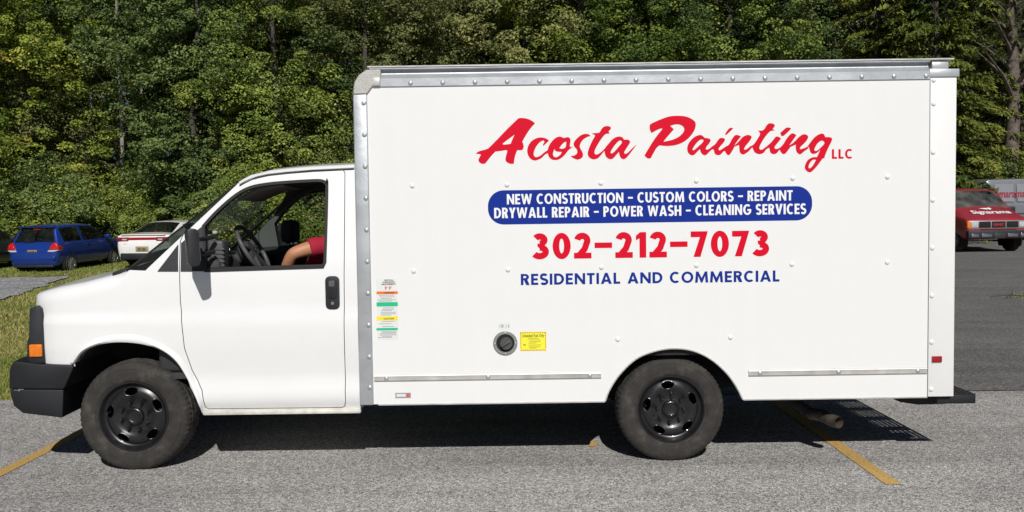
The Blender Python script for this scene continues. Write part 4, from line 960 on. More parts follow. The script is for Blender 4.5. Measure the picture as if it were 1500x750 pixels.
# ---------------- wheels
def wheel_meshes():
    seg = 192
    bm = bmesh.new()
    prof = [(0.213, 0.030), (0.230, 0.012), (0.242, 0.002), (0.264, -0.006), (0.300, -0.009), (0.328, -0.003), (0.342, 0.004), (0.352, 0.010), (0.360, 0.020), (0.366, 0.034), (0.369, 0.052), (0.360, 0.056), (0.360, 0.064), (0.370, 0.068), (0.371, 0.112), (0.361, 0.115), (0.361, 0.123), (0.371, 0.126), (0.370, 0.170), (0.360, 0.174), (0.360, 0.182), (0.369, 0.186), (0.365, 0.206), (0.352, 0.228), (0.320, 0.242), (0.260, 0.238), (0.214, 0.21)]
    rings = []
    for i, (r, h) in enumerate(prof):
        ring = []
        for k in range(seg):
            rr = r
            if 7 <= i <= 10 and k % 3 == 0: rr -= 0.0045
            if i in (13, 14, 17, 18) and (k + i) % 8 == 0: rr -= 0.006
            a = 2*PI*k/seg; x, z = rr * math.cos(a), rr * math.sin(a)
            if z < -0.360: z = -0.360 - (z + 0.360) * -0.15
            ring.append(bm.verts.new((x, h, z)))
        rings.append(ring)
    for i in range(len(rings)):
        a, b = rings[i], rings[(i+1) % len(rings)]
        for k in range(seg): bm.faces.new([a[k], a[(k+1) % seg], b[(k+1) % seg], b[k]])
    # raised side-wall band
    for r0, r1, hh in ((0.246, 0.250, 0.0028), (0.318, 0.322, 0.0025)):
        q = []
        for r, dy in ((r0, 0), ((r0+r1)/2, -hh), (r1, 0)):
            base = np.interp(r, [p[0] for p in prof[1:6]], [p[1] for p in prof[1:6]]); q.append((r, base + dy + 0.0002))
        t = bmesh.new(); lathe(t, q + [(r0, q[0][1] + 0.004)], 96, close=True); merge(bm, t)
    ty = tomesh(bm, M_TYRE); smooth(ty, 28)
    bm = bmesh.new()
    lathe(bm, [(0.2255, 0.014), (0.2235, 0.004), (0.2165, 0.004), (0.210, 0.014), (0.203, 0.026), (0.196, 0.036), (0.186, 0.040), (0.168, 0.028), (0.145, 0.022), (0.122, 0.030), (0.112, 0.038), (0.060, 0.038), (0.052, 0.034), (0.0, 0.034),
               ][0:14] + [(0.0, 0.053), (0.11, 0.056), (0.145, 0.040), (0.17, 0.046), (0.19, 0.063), (0.206, 0.09), (0.206, 0.2), (0.212, 0.2), (0.2255, 0.10)], 100, close=True)
    rim = tomesh(bm, M_RIM); cut = []
    for k in range(5):
        a = math.radians(97 + 72 * k); t = bmesh.new(); pts = []
        for j in range(28):
            b = 2*PI*j/28; u = 0.042 * math.copysign(abs(math.cos(b)) ** 0.8, math.cos(b)); v = 0.0245 * math.copysign(abs(math.sin(b)) ** 0.85, math.sin(b))
            R = 0.160 + v; th = a + u / 0.160
            pts.append((R * math.cos(th), R * math.sin(th)))
        prism(t, pts, -0.05, 0.16); cut.append(tomesh(t, M_RIM))
    rim2 = boolean(rim, cut)
    bm = bmesh.new(); bm.from_mesh(rim2)
    for k in range(5):                                    # rolled lips round the hand holes
        a = math.radians(97 + 72 * k); pts = []
        for j in range(29):
            b = 2*PI*j/28; u = 0.0435 * math.cos(b); v = 0.0265 * math.sin(b); R = 0.160 + v; th = a + u / 0.160
            pts.append((R * math.cos(th), np.interp(R, [0.122, 0.145, 0.168, 0.186, 0.196], [0.030, 0.022, 0.028, 0.040, 0.036]) - 0.001, R * math.sin(th)))
        tube(bm, pts, 0.0032, 6, cap=False)
    bmesh.ops.scale(bm, vec=(1.04, 1, 1.04), verts=bm.verts[:])
    me = tomesh(bm, M_RIM); smooth(me, 40)
    bm = bmesh.new(); lathe(bm, [(0.060, 0.040), (0.060, 0.022), (0.055, 0.014), (0.047, 0.011), (0.042, 0.019), (0.036, 0.022), (0.0, 0.022)], 36); cap = tomesh(bm, M_RIM); smooth(cap, 40)
    bm = bmesh.new(); lathe(bm, [(0.0140, 0.0), (0.0140, -0.022), (0.009, -0.034), (0.0, -0.035)], 6); nut = tomesh(bm, M_RIM); smooth(nut, 30)
    bm = bmesh.new(); lathe(bm, [(0.0, 0.13), (0.2, 0.13), (0.2, 0.19), (0.0, 0.19)], 32); drum = tomesh(bm, M_WELL); smooth(drum, 40)
    bm = bmesh.new(); tube(bm, [(0, 0.06, 0), (0, 0.01, 0)], 0.004, 6); valve = tomesh(bm, M_RUB)
    return ty, me, cap, nut, drum, valve
WM = wheel_meshes()
def wheel(x, y, z, spin, far=False, steer=0.0, sc=1.0):
    ty, rm, cap, nut, drum, valve = WM
    wv = bpy.data.objects.new('wheel', rm); C.objects.link(wv); wv.parent = truck
    wv.location = (x, y, z); wv.scale = (sc, sc, sc)
    wv.rotation_euler = (0, 0, steer + (PI if far else 0))
    def ch(nm, me, loc=(0, 0, 0)):
        o = bpy.data.objects.new(nm, me); C.objects.link(o); o.parent = wv; o.location = loc; return o
    ch('tyre', ty); ch('hub_cap', cap); ch('brake_drum', drum)
    for k in range(8):
        a = 2*PI*k/8 + 0.2 + spin; ch('lug_nut', nut, (0.092 * math.cos(a), 0.039, 0.092 * math.sin(a)))
    a = math.radians(172); ch('valve_stem', valve, (0.176 * math.cos(a), 0, 0.176 * math.sin(a)))
    return wv
WF, WR = -2.575, 1.07
wheel(WF, 0.030, 0.332, 0.1, sc=1.02); wheel(WR, 0.070, 0.322, 0.5, sc=0.992)
wheel(WF, 2 * YC - 0.030, 0.332, 0.3, far=True, sc=1.02); wheel(WR, 2 * YC - 0.070, 0.322, 0.9, far=True, sc=0.992)

# ---------------- chassis
bm = bmesh.new()
for y in (0.62, 1.36): bx(bm, -2.9, 2.75, y, y + 0.08, 0.46, 0.60, 0.006)
for x in (-1.6, -0.6, 0.3, 1.9, 2.7): bx(bm, x, x + 0.07, 0.66, 1.40, 0.48, 0.58, 0.004)
fin('chassis_rails', bm, M_FRAME, truck)
bm = bmesh.new(); tube(bm, [(WR, 0.25, 0.325), (WR, 0.8, 0.325), (WR, 0.9, 0.325), (WR, 1.03, 0.325), (WR, 1.16, 0.325), (WR, 1.26, 0.325), (WR, 1.81, 0.325)], [0.05, 0.05, 0.12, 0.15, 0.12, 0.05, 0.05], 14)
fin('rear_axle', bm, M_FRAME, truck)
bm = bmesh.new(); bx(bm, -0.55, 0.35, 0.18, 0.58, 0.34, 0.66, 0.04); fin('fuel_tank', bm, M_FRAME, truck)
bm = bmesh.new(); bx(bm, -2.95, -2.2, 0.55, 1.51, 0.34, 0.60, 0.05); fin('front_crossmember', bm, M_FRAME, truck)
bm = bmesh.new(); tube(bm, [(WF, 0.2, 0.325), (WF, 1.86, 0.325)], 0.05, 10); fin('front_axle', bm, M_FRAME, truck)
bm = bmesh.new(); bx(bm, BX0 + 0.1, 0.55, 0.10, BW - 0.10, 0.63, 0.69, 0.004); bx(bm, 1.62, 2.7, 0.10, BW - 0.10, 0.63, 0.69, 0.004); fin('subframe', bm, M_FRAME, truck)
bm = bmesh.new()                                                  # inner wheel boxes
bx(bm, 0.55, 1.60, 0.411, 0.43, 0.40, 0.80)
prism(bm, [(p[0] * 1.0 + (p[0] - 1.07) * 0.03, p[1] + 0.03) for p in arch_c] + [(p[0] + (p[0] - 1.07) * 0.05, p[1] + 0.05) for p in arch_c[::-1]], 0.035, 0.41)
fin('wheel_box', bm, M_WELL, truck, sm=False)
# exhaust: run coloured black for the shadow under the box, angled rusty tip
e0 = at(1188, 606, 0.34); e1 = at(1229, 619, 0.11)
bm = bmesh.new()
pts = [Vector((1.6, 0.85, 0.44)), Vector((1.85, 0.60, 0.42)), e0, e0.lerp(e1, 0.4) + Vector((0.0, 0, 0.012)), e0.lerp(e1, 0.75), e1]
tube(bm, pts[:3], 0.040, 14, cap=False); fin('exhaust_shade_run', bm, M_FRAME, truck); bm = bmesh.new(); tube(bm, pts[2:], 0.043, 16, cap=False)
tube(bm, [e1 + Vector((0.001, 0, 0)), e0.lerp(e1, 0.6)], [0.040, 0.037], 16, cap=False)
fin('exhaust_pipe', bm, M_RUST, truck)
# rear step bumper of perforated tread plate
bm = bmesh.new()
bx0, bx1, bz = 2.86, 3.118, 0.405
nx, ny = 7, 52
cw, ch_ = (bx1 - bx0) / nx, 1.96 / ny
for i in range(nx):
    for j in range(ny):
        x, y = bx0 + i * cw, 0.05 + j * ch_
        big = (j % 9) < 6
        f = 0.30 if big else 0.499
        o = [(x, y), (x + cw, y), (x + cw, y + ch_), (x, y + ch_)]; q = [(x + cw*f, y + ch_*f), (x + cw*(1-f), y + ch_*f), (x + cw*(1-f), y + ch_*(1-f)), (x + cw*f, y + ch_*(1-f))]
        vo = [bm.verts.new((*p, bz)) for p in o]
        if big:
            vi = [bm.verts.new((*p, bz + 0.006)) for p in q]
            for k in range(4): bm.faces.new([vo[k], vo[(k+1) % 4], vi[(k+1) % 4], vi[k]])
        else: bm.faces.new(vo)
bmesh.ops.remove_doubles(bm, verts=bm.verts[:], dist=1e-5)
stp = fin('step_bumper', bm, M_FRAME, truck, sm=False)
bm = bmesh.new(); bx(bm, bx1 - 0.004, bx1 + 0.006, 0.04, 2.02, bz - 0.062, bz + 0.002, 0.003); bx(bm, bx0, bx1 - 0.006, 0.035, 0.048, bz - 0.062, bz - 0.001, 0.003); bx(bm, bx0, bx1 - 0.006, 2.012, 2.025, bz - 0.062, bz - 0.001, 0.003)
fin('bumper_lip', bm, M_PLASTB, truck)
bpx = [xz(px, py, 0.12) for px, py in [(1303, 580), (1318, 589), (1345, 593), (1385, 592), (1400, 582), (1400, 572), (1320, 572)]]
for ya in (0.12, 1.86):
    bm = bmesh.new(); prism(bm, bpx, ya, ya + 0.08, 0.004); fin('bumper_bracket', bm, M_FRAME, truck)

# ================================================================== CAB
CW = 2.02; CY0 = 0.02                                # cab sides at CY0 and CY0 + CW
def y_side(z):
    return CY0 + float(np.interp(z, [0.30, 0.36, 0.42, 0.53, 0.56, 0.80, 0.975, 1.035, 1.25, 1.36, 2.05, 2.3], [0.075, 0.05, 0.006, 0.014, 0.026, 0.006, 0.004, 0.022, 0.028, 0.040, 0.195, 0.27]))
def sp(px, py):
    """a point of the cab's side drawing on the cab's own curved side"""
    Y = 0.05
    for _ in range(4):
        p = at(px, py, Y); Y = y_side(p.z)
    return (p.x, p.z)
XN = xz(47, 470, 0.15)[0]; XE = BX0 - 0.012
hood = [xz(px, py, 0.75) for px, py in [(50, 462), (52, 449), (58, 437), (68, 427), (85, 418.5), (115, 409), (149, 400), (181, 394)]]
hood = [(x, z - 0.05) for x, z in hood]
ws0 = sp(181, 397); ws1 = sp(351, 264)
roofp = [sp(px, py) for px, py in [(366, 255.5), (393, 248.5), (420, 245.5), (457, 242.5), (519, 239.5)]]
top_pts = [(XN, hood[0][1] - 0.12)] + [p for p in hood if XN < p[0] < ws0[0] - 0.02] + [ws0, ws1] + roofp + [(XE + 0.1, roofp[-1][1])]
TXs = [p[0] for p in top_pts]; TZs = [p[1] for p in top_pts]
def z_top(x): return float(np.interp(x, TXs, TZs))
def cab_par(x):
    crown = float(np.interp(x, [XN, ws0[0], ws0[0] + 0.1, ws1[0], ws1[0] + 0.15], [0.05, 0.06, 0.07, 0.06, 0.05]))
    r = float(np.interp(x, [XN, XN + 0.2, ws0[0] - 0.05, ws0[0] + 0.08, ws1[0], ws1[0] + 0.12], [0.05, 0.10, 0.10, 0.03, 0.03, 0.07]))
    t = max(0, min(1, 1 - (x - XN) / 0.30)); nose = 0.20 * (1 - math.sqrt(max(0, 1 - t * t)))
    zb = float(np.interp(x, [XN, -3.05, -2.98, -2.75, -2.3, -2.2], [0.69, 0.69, 0.69, 0.60, 0.42, 0.352]))
    return crown, r, nose, zb
def section(x, inset=0.0, zb_=None, sh=0.0):
    crown, r, nose, zb = cab_par(x); ze = z_top(x) - inset
    if zb_ is not None: zb = zb_
    r = max(0.02, min(r, (ze - zb) * 0.4)); pts = []
    n = 30
    for i in range(n + 1):
        z = zb + (ze - r - zb) * i / n; pts.append((y_side(z) + nose + inset, z))
    yb = pts[-1][0]
    for k in range(1, 6):
        a = PI / 2 * k / 6; pts.append((yb + r * (1 - math.cos(a)), ze - r + r * math.sin(a)))
    yc = CY0 + CW / 2; ya = yb + r
    for k in range(0, 13):
        t = k / 12; pts.append((ya + (yc - ya) * t, ze + crown * (1 - (1 - t) ** 2)))
    return pts
def cab_solid(xs, inset=0.0, zb=None, m=None):
    bm = bmesh.new(); rings = []
    for x in xs:
        h = section(x, inset, zb); full = h + [(2 * (CY0 + CW / 2) - y, z) for y, z in h[-2::-1]]
        rings.append([bm.verts.new((x, y, z)) for y, z in full])
    for a, b in zip(rings, rings[1:]):
        n = len(a)
        for k in range(n): bm.faces.new([a[k], a[(k+1) % n], b[(k+1) % n], b[k]])
    bm.faces.new(rings[0]); bm.faces.new(rings[-1][::-1])
    bmesh.ops.recalc_face_normals(bm, faces=bm.faces[:])
    return tomesh(bm, m)
xs = sorted(set([XN + (XE - XN) * i / 74 for i in range(75)] + [XN + 0.004, XN + 0.012, XN + 0.025] + [p[0] for p in top_pts[1:-1]]))
xs = [x for i, x in enumerate(xs) if i == 0 or x - xs[i-1] > 0.003 or x == XE]
outer = cab_solid(xs, 0, None, M_PAINT)
inner = cab_solid([-2.45 + (XE - 0.045 + 2.45) * i / 34 for i in range(35)], 0.05, 0.60, M_HEAD)
win = crom([sp(*p) + ((1,) if p[0] < 302 or p[0] in (473, 476.5) else ()) for p in [(301, 397.0), (297.5, 331), (318.7, 308), (345, 285.5), (366.7, 274), (393, 268.8), (420, 266.3), (447, 264.6), (469, 264), (477, 267.5), (479.5, 275), (476.5, 384), (473, 391.5)]], 4)
def offs(pts, d):
    """move an outline outwards by d (counts on the outline's winding)"""
    n = len(pts); ar = sum(pts[i][0]*pts[(i+1) % n][1] - pts[(i+1) % n][0]*pts[i][1] for i in range(n)); s = 1 if ar > 0 else -1
    out = []
    for i in range(n):
        a, b, c_ = Vector(pts[i-1]), Vector(pts[i]), Vector(pts[(i+1) % n])
        d1 = (b - a).normalized(); d2 = (c_ - b).normalized()
        n1 = Vector((d1.y, -d1.x)) * s; n2 = Vector((d2.y, -d2.x)) * s; m = (n1 + n2).normalized()
        out.append(tuple(b + m * d / max(0.4, m.dot(n1))))
    return out
def cutter(pts, y0=-0.5, y1=2.6, m=None):
    bm = bmesh.new(); prism(bm, pts, y0, y1); return tomesh(bm, m)
nrm = Vector((ws1[0] - ws0[0], ws1[1] - ws0[1])).normalized(); pn = Vector((nrm.y, -nrm.x))     # pn points into the cab
A = Vector(ws0) + nrm * 0.012; B = Vector(ws1) + nrm * 0.01
pil0, pil1 = sp(213, 396.5), sp(347, 270.5)
wcut = [pil0, pil1, tuple(B - pn * 0.25), tuple(A - pn * 0.25), tuple(A)]
fl_out = [sp(*p) for p in [(102, 530), (115, 512), (136.5, 497), (171, 489.7), (205, 491), (239, 504), (264.5, 523), (281.6, 550.7), (294.4, 585), (301, 604)]]
fl_in = [sp(*p) for p in [(110, 531.5), (124, 514), (149, 504), (179, 501), (213, 504.6), (239, 514), (260, 531.5), (277, 559), (290, 589), (296.5, 604)]]
wl = archcurve(fl_in, 4)
well = [(wl[0][0] - 0.02, 0.2)] + wl + [(wl[-1][0], 0.2)]
cuts = [inner, cutter(win, m=M_RUB), cutter(wcut, 0.0, 2.1, M_RUB), cutter(well, -0.3, 0.55, M_WELL), cutter(well, 1.51, 2.5, M_WELL)]
shell = boolean(outer, cuts)
door_pts = [sp(*p) for p in [(263, 397), (264, 353), (272, 336), (300, 309), (346, 269), (368, 259.5), (400, 253.5), (440, 250.5), (495, 248.6), (503, 249), (505.5, 253), (504.5, 380), (506, 588), (505.5, 595), (501, 597), (306, 599), (301.5, 597), (295.5, 571), (281.6, 543), (270, 510), (266, 474), (264, 440)]]
d_in = cutter(offs(door_pts, -0.0035), -0.3, 0.30); d_in2 = cutter(offs(door_pts, -0.0035), 1.76, 2.4)
gap = cutter(offs(door_pts, 0.0015), -0.3, 0.30, M_RUB); gap2 = cutter(offs(door_pts, 0.0015), 1.76, 2.4, M_RUB)
door1 = boolean(shell.copy(), [d_in], 'INTERSECT'); door2 = boolean(shell.copy(), [d_in2], 'INTERSECT')
body = boolean(shell, [gap, gap2])
cab = link('cab_body', body, None, truck, ang=28)
dr1 = link('cab_door', door1, None, truck, ang=28); dr2 = link('cab_door', door2, None, truck, ang=28)

# cab floor so that no light leaks in behind the door gap
bm = bmesh.new(); bx(bm, -2.5, XE - 0.05, 0.07, 1.98, 0.58, 0.62); fin('cab_floor', bm, M_INT, truck)
# fender flare lip
fo = archcurve(fl_out, 4); bm = bmesh.new(); rows = []
for a, b in zip(fo, wl):
    m_ = ((a[0] + b[0]) / 2, (a[1] + b[1]) / 2)
    rows.append([bm.verts.new((a[0], y_side(a[1]) - 0.001, a[1])), bm.verts.new((a[0]*.7+b[0]*.3, y_side(m_[1]) - 0.016, a[1]*.7+b[1]*.3)), bm.verts.new((a[0]*.25+b[0]*.75, y_side(m_[1]) - 0.021, a[1]*.25+b[1]*.75)), bm.verts.new((b[0], y_side(b[1]) - 0.012, b[1])), bm.verts.new((b[0], y_side(b[1]) + 0.06, b[1]))])
for r0, r1 in zip(rows, rows[1:]):
    for k in range(4): bm.faces.new([r0[k], r0[k+1], r1[k+1], r1[k]])
fin('fender_flare', bm, M_PAINT, truck, ang=50)
# rocker strip, grimy
bm = bmesh.new(); ra, rb = sp(300, 604), sp(530, 601)
prism(bm, [(ra[0], ra[1] + 0.022), (rb[0], rb[1] + 0.012), (rb[0], rb[1] - 0.012), (ra[0], ra[1] - 0.012)], 0.032, 0.09, 0.008)
fin('rocker_strip', bm, mat('grimy_white', (0.60, 0.58, 0.53), 0.5, var=0.2, scale=15), truck)
# dirty weather strip between cab and box
bm = bmesh.new(); bx(bm, BX0 - 0.0115, BX0 - 0.003, 0.04, 1.99, 0.45, 1.95); fin('cab_box_seal', bm, M_ALUD, truck)

# window surround, near and far
def ring_side(name, o_, i_, lift, depth, m, parent, far=False):
    bm = bmesh.new(); rows = []
    f = (lambda y: 2 * (CY0 + CW / 2) - y) if far else (lambda y: y)
    for a, b in zip(o_, i_):
        rows.append([bm.verts.new((a[0], f(y_side(a[1]) + 0.002), a[1])), bm.verts.new((a[0], f(y_side(a[1]) - lift), a[1])), bm.verts.new((b[0], f(y_side(b[1]) - lift), b[1])), bm.verts.new((b[0], f(y_side(b[1]) + depth), b[1]))])
    n = len(rows)
    for i in range(n):
        r0, r1 = rows[i], rows[(i+1) % n]
        for k in range(3): bm.faces.new([r0[k], r0[k+1], r1[k+1], r1[k]])
    return fin(name, bm, m, parent, ang=40)
wo = offs(win, 0.008)
wi = offs(win, -0.012)
ring_side('window_seal', wo, wi, 0.004, 0.05, M_RUB, dr1)
ring_side('window_seal', wo, wi, 0.004, 0.05, M_RUB, dr2, True)
# belt strip under the window
b0, b1 = sp(301, 398), sp(475, 392)
bm = bmesh.new(); prism(bm, [(b0[0], b0[1] - 0.004), (b1[0], b1[1] - 0.006), (b1[0], b1[1] + 0.022), (b0[0], b0[1] + 0.028)], y_side(1.37) - 0.008, y_side(1.37) + 0.02, 0.004); fin('belt_strip', bm, M_RUB, dr1)
# far window glass
def side_sheet(name, pts, dy, m, parent, far=False, th=None):
    bm = bmesh.new(); f = (lambda y: 2 * (CY0 + CW / 2) - y) if far else (lambda y: y)
    a = [bm.verts.new((x, f(y_side(z) + dy), z)) for x, z in pts]; fc = bm.faces.new(a)
    bmesh.ops.triangulate(bm, faces=[fc])
    if th:
        r = bmesh.ops.extrude_face_region(bm, geom=bm.faces[:])
        for v in r['geom']:
            if isinstance(v, bmesh.types.BMVert): v.co.y += th
    return fin(name, bm, m, parent, sm=False)
side_sheet('window_glass', win, 0.025, M_GLASS, dr2, True)
# black triangular trims ahead of the window
for far, dd in ((False, dr1), (True, dr2)):
    side_sheet('quarter_trim', [sp(*p) for p in [(231, 397.5), (261.3, 358), (261.3, 397.5)]], -0.006, M_PLAST, truck, far, 0.006 if not far else -0.006)
    side_sheet('mirror_sail', [sp(*p) for p in [(265, 397.5), (265.6, 356), (297, 331), (300, 397.5)]], -0.006, M_PLAST, dd, far, 0.006 if not far else -0.006)

# windshield: glass sheet with a black painted border
def windshield():
    bmg, bmf = bmesh.new(), bmesh.new(); nx, ny = 16, 70; grid = []
    for i in range(nx + 1):
        x = (A.x - 0.0) + (B.x - A.x) * i / nx; row = []
        t0 = min(max(x, ws0[0]), ws1[0]); zl = A.y + (B.y - A.y) * i / nx
        ye = y_side(zl) + 0.006
        for j in range(ny + 1):
            u = j / ny; y = ye + (2 * (CY0 + CW / 2) - 2 * ye) * u
            bow = (1 - (2 * u - 1) ** 2) ** 0.8 * 0.075
            p = Vector((x, y, zl)) + Vector((-pn.x, 0, -pn.y)) * (bow - 0.004)
            row.append(p)
        grid.append(row)
    for i in range(nx):
        for j in range(ny):
            edge = i < 2 or i >= nx - 1 or j < 1 or j >= ny - 1
            b = bmf if edge else bmg
            b.faces.new([b.verts.new(p) for p in (grid[i][j], grid[i+1][j], grid[i+1][j+1], grid[i][j+1])])
    for b in (bmg, bmf): bmesh.ops.remove_doubles(b, verts=b.verts[:], dist=1e-5)
    r = bmesh.ops.extrude_face_region(bmf, geom=bmf.faces[:])
    for v in r['geom']:
        if isinstance(v, bmesh.types.BMVert): v.co += Vector((pn.x, 0, pn.y)) * 0.012
    fin('windshield', bmg, M_GLASS, truck); fin('windshield_seal', bmf, M_RUB, truck)
windshield()
for far in (False, True):
    side_sheet('windshield_side', [sp(*p) for p in [(184, 396), (350.5, 265), (347.5, 269.5), (214.5, 397)]], 0.004, M_EGLASS, truck, far)
    side_sheet('pillar_seal', [sp(*p) for p in [(211.5, 397), (346.2, 269.8), (347.8, 269.2), (214.5, 397)]], 0.001, M_RUB, truck, far)
# cowl at the foot of the windshield and the wiper
bm = bmesh.new(); prism(bm, [(ws0[0] - 0.10, ws0[1] - 0.012), (ws0[0] - 0.03, ws0[1] + 0.012), (ws0[0] + 0.06, ws0[1] + 0.03), (ws0[0] + 0.06, ws0[1] - 0.05), (ws0[0] - 0.10, ws0[1] - 0.05)], 0.10, 1.96, 0.008); fin('cowl', bm, M_PLAST, truck)
bm = bmesh.new(); wp = Vector((ws0[0] + 0.02, 0.35, ws0[1] + 0.05)); tube(bm, [wp, wp + Vector((0.01, 0.3, 0.06)), wp + Vector((0.03, 0.62, 0.09))], 0.010, 6); fin('wiper', bm, M_PLAST, truck)
s0 = Vector(ws0) + nrm * 0.085 - pn * 0.02
bm = bmesh.new()
for k in range(1):
    t = bmesh.new(); lathe(t, [(0.0, 0.0), (0.03, 0.0), (0.03, 0.002), (0.0, 0.002)], 20, axis='Z')
    merge(bm, t, Matrix.Translation((s0.x, 0.29, s0.y)) @ Matrix.Rotation(-math.atan2(nrm.y, nrm.x), 4, 'Y'))
fin('windshield_sticker', bm, mat('teal_sticker', (0.05, 0.42, 0.38), 0.5), truck)
# drip rail
bm = bmesh.new()
dp = [sp(px, py + 5.0) for px, py in [(351, 264), (358, 259.8), (366, 256), (378, 252), (393, 248.8), (420, 245.8), (457, 242.8), (519, 239.8)]]
tube(bm, [(x, y_side(z) - 0.004, z) for x, z in dp], 0.0075, 8); fin('drip_rail', bm, M_PAINT, truck)
tube_b = bmesh.new(); tube(tube_b, [(x, y_side(z) - 0.001, z - 0.017) for x, z in dp], 0.006, 6); fin('drip_shade_line', tube_b, M_RUB, truck)  # black tube draws the shade line below the rail
# door handle
hx0, hz0 = sp(476.5, 404.5); hx1, hz1 = sp(498, 453)
def rrect(x0, z0, x1, z1, r, n=5):
    o = []
    for cx, cz_, a0 in ((x1 - r, z0 + r, -90), (x1 - r, z1 - r, 0), (x0 + r, z1 - r, 90), (x0 + r, z0 + r, 180)):
        for k in range(n + 1): a = math.radians(a0 + 90 * k / n); o.append((cx + r * math.cos(a), cz_ + r * math.sin(a)))
    return o
yd = y_side(1.2)
bm = bmesh.new(); prism(bm, rrect(hx0, hz1, hx1, hz0, 0.032), yd - 0.012, yd + 0.01, 0.004); hd = fin('door_handle', bm, M_PLAST, dr1)
bm = bmesh.new(); prism(bm, rrect(hx0 + 0.018, hz1 + 0.075, hx1 - 0.018, hz0 - 0.022, 0.018), yd - 0.020, yd - 0.010, 0.004); fin('handle_paddle', bm, M_RUB, dr1)
bm = bmesh.new(); prism(bm, rrect(hx0 + 0.026, hz0 - 0.07, hx1 - 0.03, hz0 - 0.03, 0.006), yd - 0.0225, yd - 0.019, 0.001); fin('handle_pull', bm, mat('handle_sheen', (0.10, 0.105, 0.115), 0.25), dr1)
bm = bmesh.new(); lathe(bm, [(0.011, -0.011), (0.011, -0.015), (0.0, -0.016)], 16, ((hx0 + hx1) / 2, yd, hz1 + 0.042)); fin('lock_cylinder', bm, M_CHROME, dr1)
# mirror
def mirror(far=False):
    bm = bmesh.new()
    mx0, mz1 = xz(272.5, 335, -0.17); mx1, mz0 = xz(291, 389, -0.17)
    pts = rrect(mx0, mz0, mx1, mz1, 0.028, 4)
    prism(bm, pts, -0.27, -0.07, 0.022, 3)
    g = bmesh.new(); bx(g, mx1 - 0.002, mx1 + 0.003, -0.255, -0.085, mz0 + 0.03, mz1 - 0.03, 0.004)
    for b in (bm, g): bmesh.ops.rotate(b, cent=((mx0 + mx1) / 2, -0.17, (mz0 + mz1) / 2), matrix=Matrix.Rotation(math.radians(24), 3, 'Z') @ Matrix.Rotation(math.radians(-2), 3, 'Y'), verts=b.verts[:])
    for zz in (mz0 + 0.07, mz1 - 0.07): tube(bm, [(mx1 - 0.035, -0.10, zz), (mx1 - 0.01, 0.0, zz), (mx1 + 0.02, 0.065, zz + 0.01)], 0.016, 8)
    for b in (bm, g):
        if far: bmesh.ops.scale(b, vec=(1, -1, 1), space=Matrix.Translation((0, -(CY0 + CW / 2), 0)), verts=b.verts[:])
    mo = fin('door_mirror', bm, mat('mirror_black_gloss', (0.020, 0.020, 0.022), 0.36, var=0.2), dr2 if far else dr1); fin('mirror_glass', g, M_CHROME, dr2 if far else dr1)
mirror(); mirror(True)

# bumper, air dam, grille and lamps
bp = [xz(px, py, 0.06) for px, py in [(27, 527.5), (21.5, 534), (19, 543), (18.8, 567.5), (96, 568), (112, 537), (110, 533), (70, 532.5)]]
ap = [xz(px, py, 0.06) for px, py in [(20, 568.8), (20.5, 577), (25.6, 593), (40.5, 603.5), (93, 610.2), (95, 569.5)]]
def wrap(bm, x_front, depth, width):
    """pull the ends of a bar back so it wraps round the corner"""
    for v in bm.verts:
        t = max(0, 1 - min(v.co.y - 0.02, CY0 + CW + 0.0 - v.co.y) / 0.30)
        k = max(0, min(1, (x_front + 0.5 - v.co.x) / 0.5))
        v.co.x += depth * t * t * k
def bar(name, pts, y0, y1, b, m, front, depth):
    bm = bmesh.new(); n = 26; rings = []
    for j in range(n + 1):
        y = y0 + (y1 - y0) * (0.5 - 0.5 * math.cos(PI * j / n)); rings.append([bm.verts.new((x, y, z)) for x, z in pts])
    for a, c_ in zip(rings, rings[1:]):
        q = len(a)
        for k in range(q): bm.faces.new([a[k], a[(k+1) % q], c_[(k+1) % q], c_[k]])
    bm.faces.new(rings[0][::-1]); bm.faces.new(rings[-1])
    bmesh.ops.recalc_face_normals(bm, faces=bm.faces[:])
    ed = [e for e in bm.edges if e.calc_face_angle(0) > 0.5]
    bev(bm, ed, b, 3); wrap(bm, front, depth, 0.3)
    return fin(name, bm, m, truck, ang=45)
fr = bp[2][0]
bar('front_bumper', [(x - 0.05 * (1 if x < -3.1 else 0), z) for x, z in bp], 0.015, 2.045, 0.032, M_PLASTB, fr - 0.05, 0.05)
bar('front_air_dam', [(x - 0.05 * (1 if x < -3.1 else 0), z) for x, z in ap], 0.02, 2.04, 0.026, M_PLASTB, fr - 0.05, 0.05)
gpx = [xz(px, py, 0.07) for px, py in [(47, 452), (45.5, 495), (43, 500), (43, 524), (48, 532), (70, 531.5), (67, 462), (64, 451.5), (57, 447.5)]]
bar('grille_surround', [(x - 0.03 * (1 if x < -3.15 else 0), z) for x, z in gpx], 0.050, 2.01, 0.014, M_PLAST, gpx[1][0] - 0.03, 0.03)
tx0, tz0 = xz(42.3, 504.5, 0.05); tx1, tz1 = xz(62.5, 522.8, 0.05)
for ya, yb in ((0.035, 0.24), (1.82, 2.025)):
    bm = bmesh.new(); bx(bm, tx0 + 0.004, tx1, ya, yb, tz1, tz0, 0.010, 3)
    for k in range(5): bx(bm, tx0 + 0.012 + k * 0.016, tx0 + 0.014 + k * 0.016, ya - 0.002 if ya < 1 else yb, ya if ya < 1 else yb + 0.002, tz1 + 0.01, tz0 - 0.01)
    fin('turn_signal', bm, M_AMBER, truck)
gxf = gpx[1][0] - 0.034
for ya, yb in ((0.14, 0.50), (1.56, 1.92)):
    bm = bmesh.new(); bx(bm, gxf - 0.008, gxf + 0.02, ya, yb, 0.915, 1.06, 0.012); fin('headlight', bm, M_CLEAR, truck)
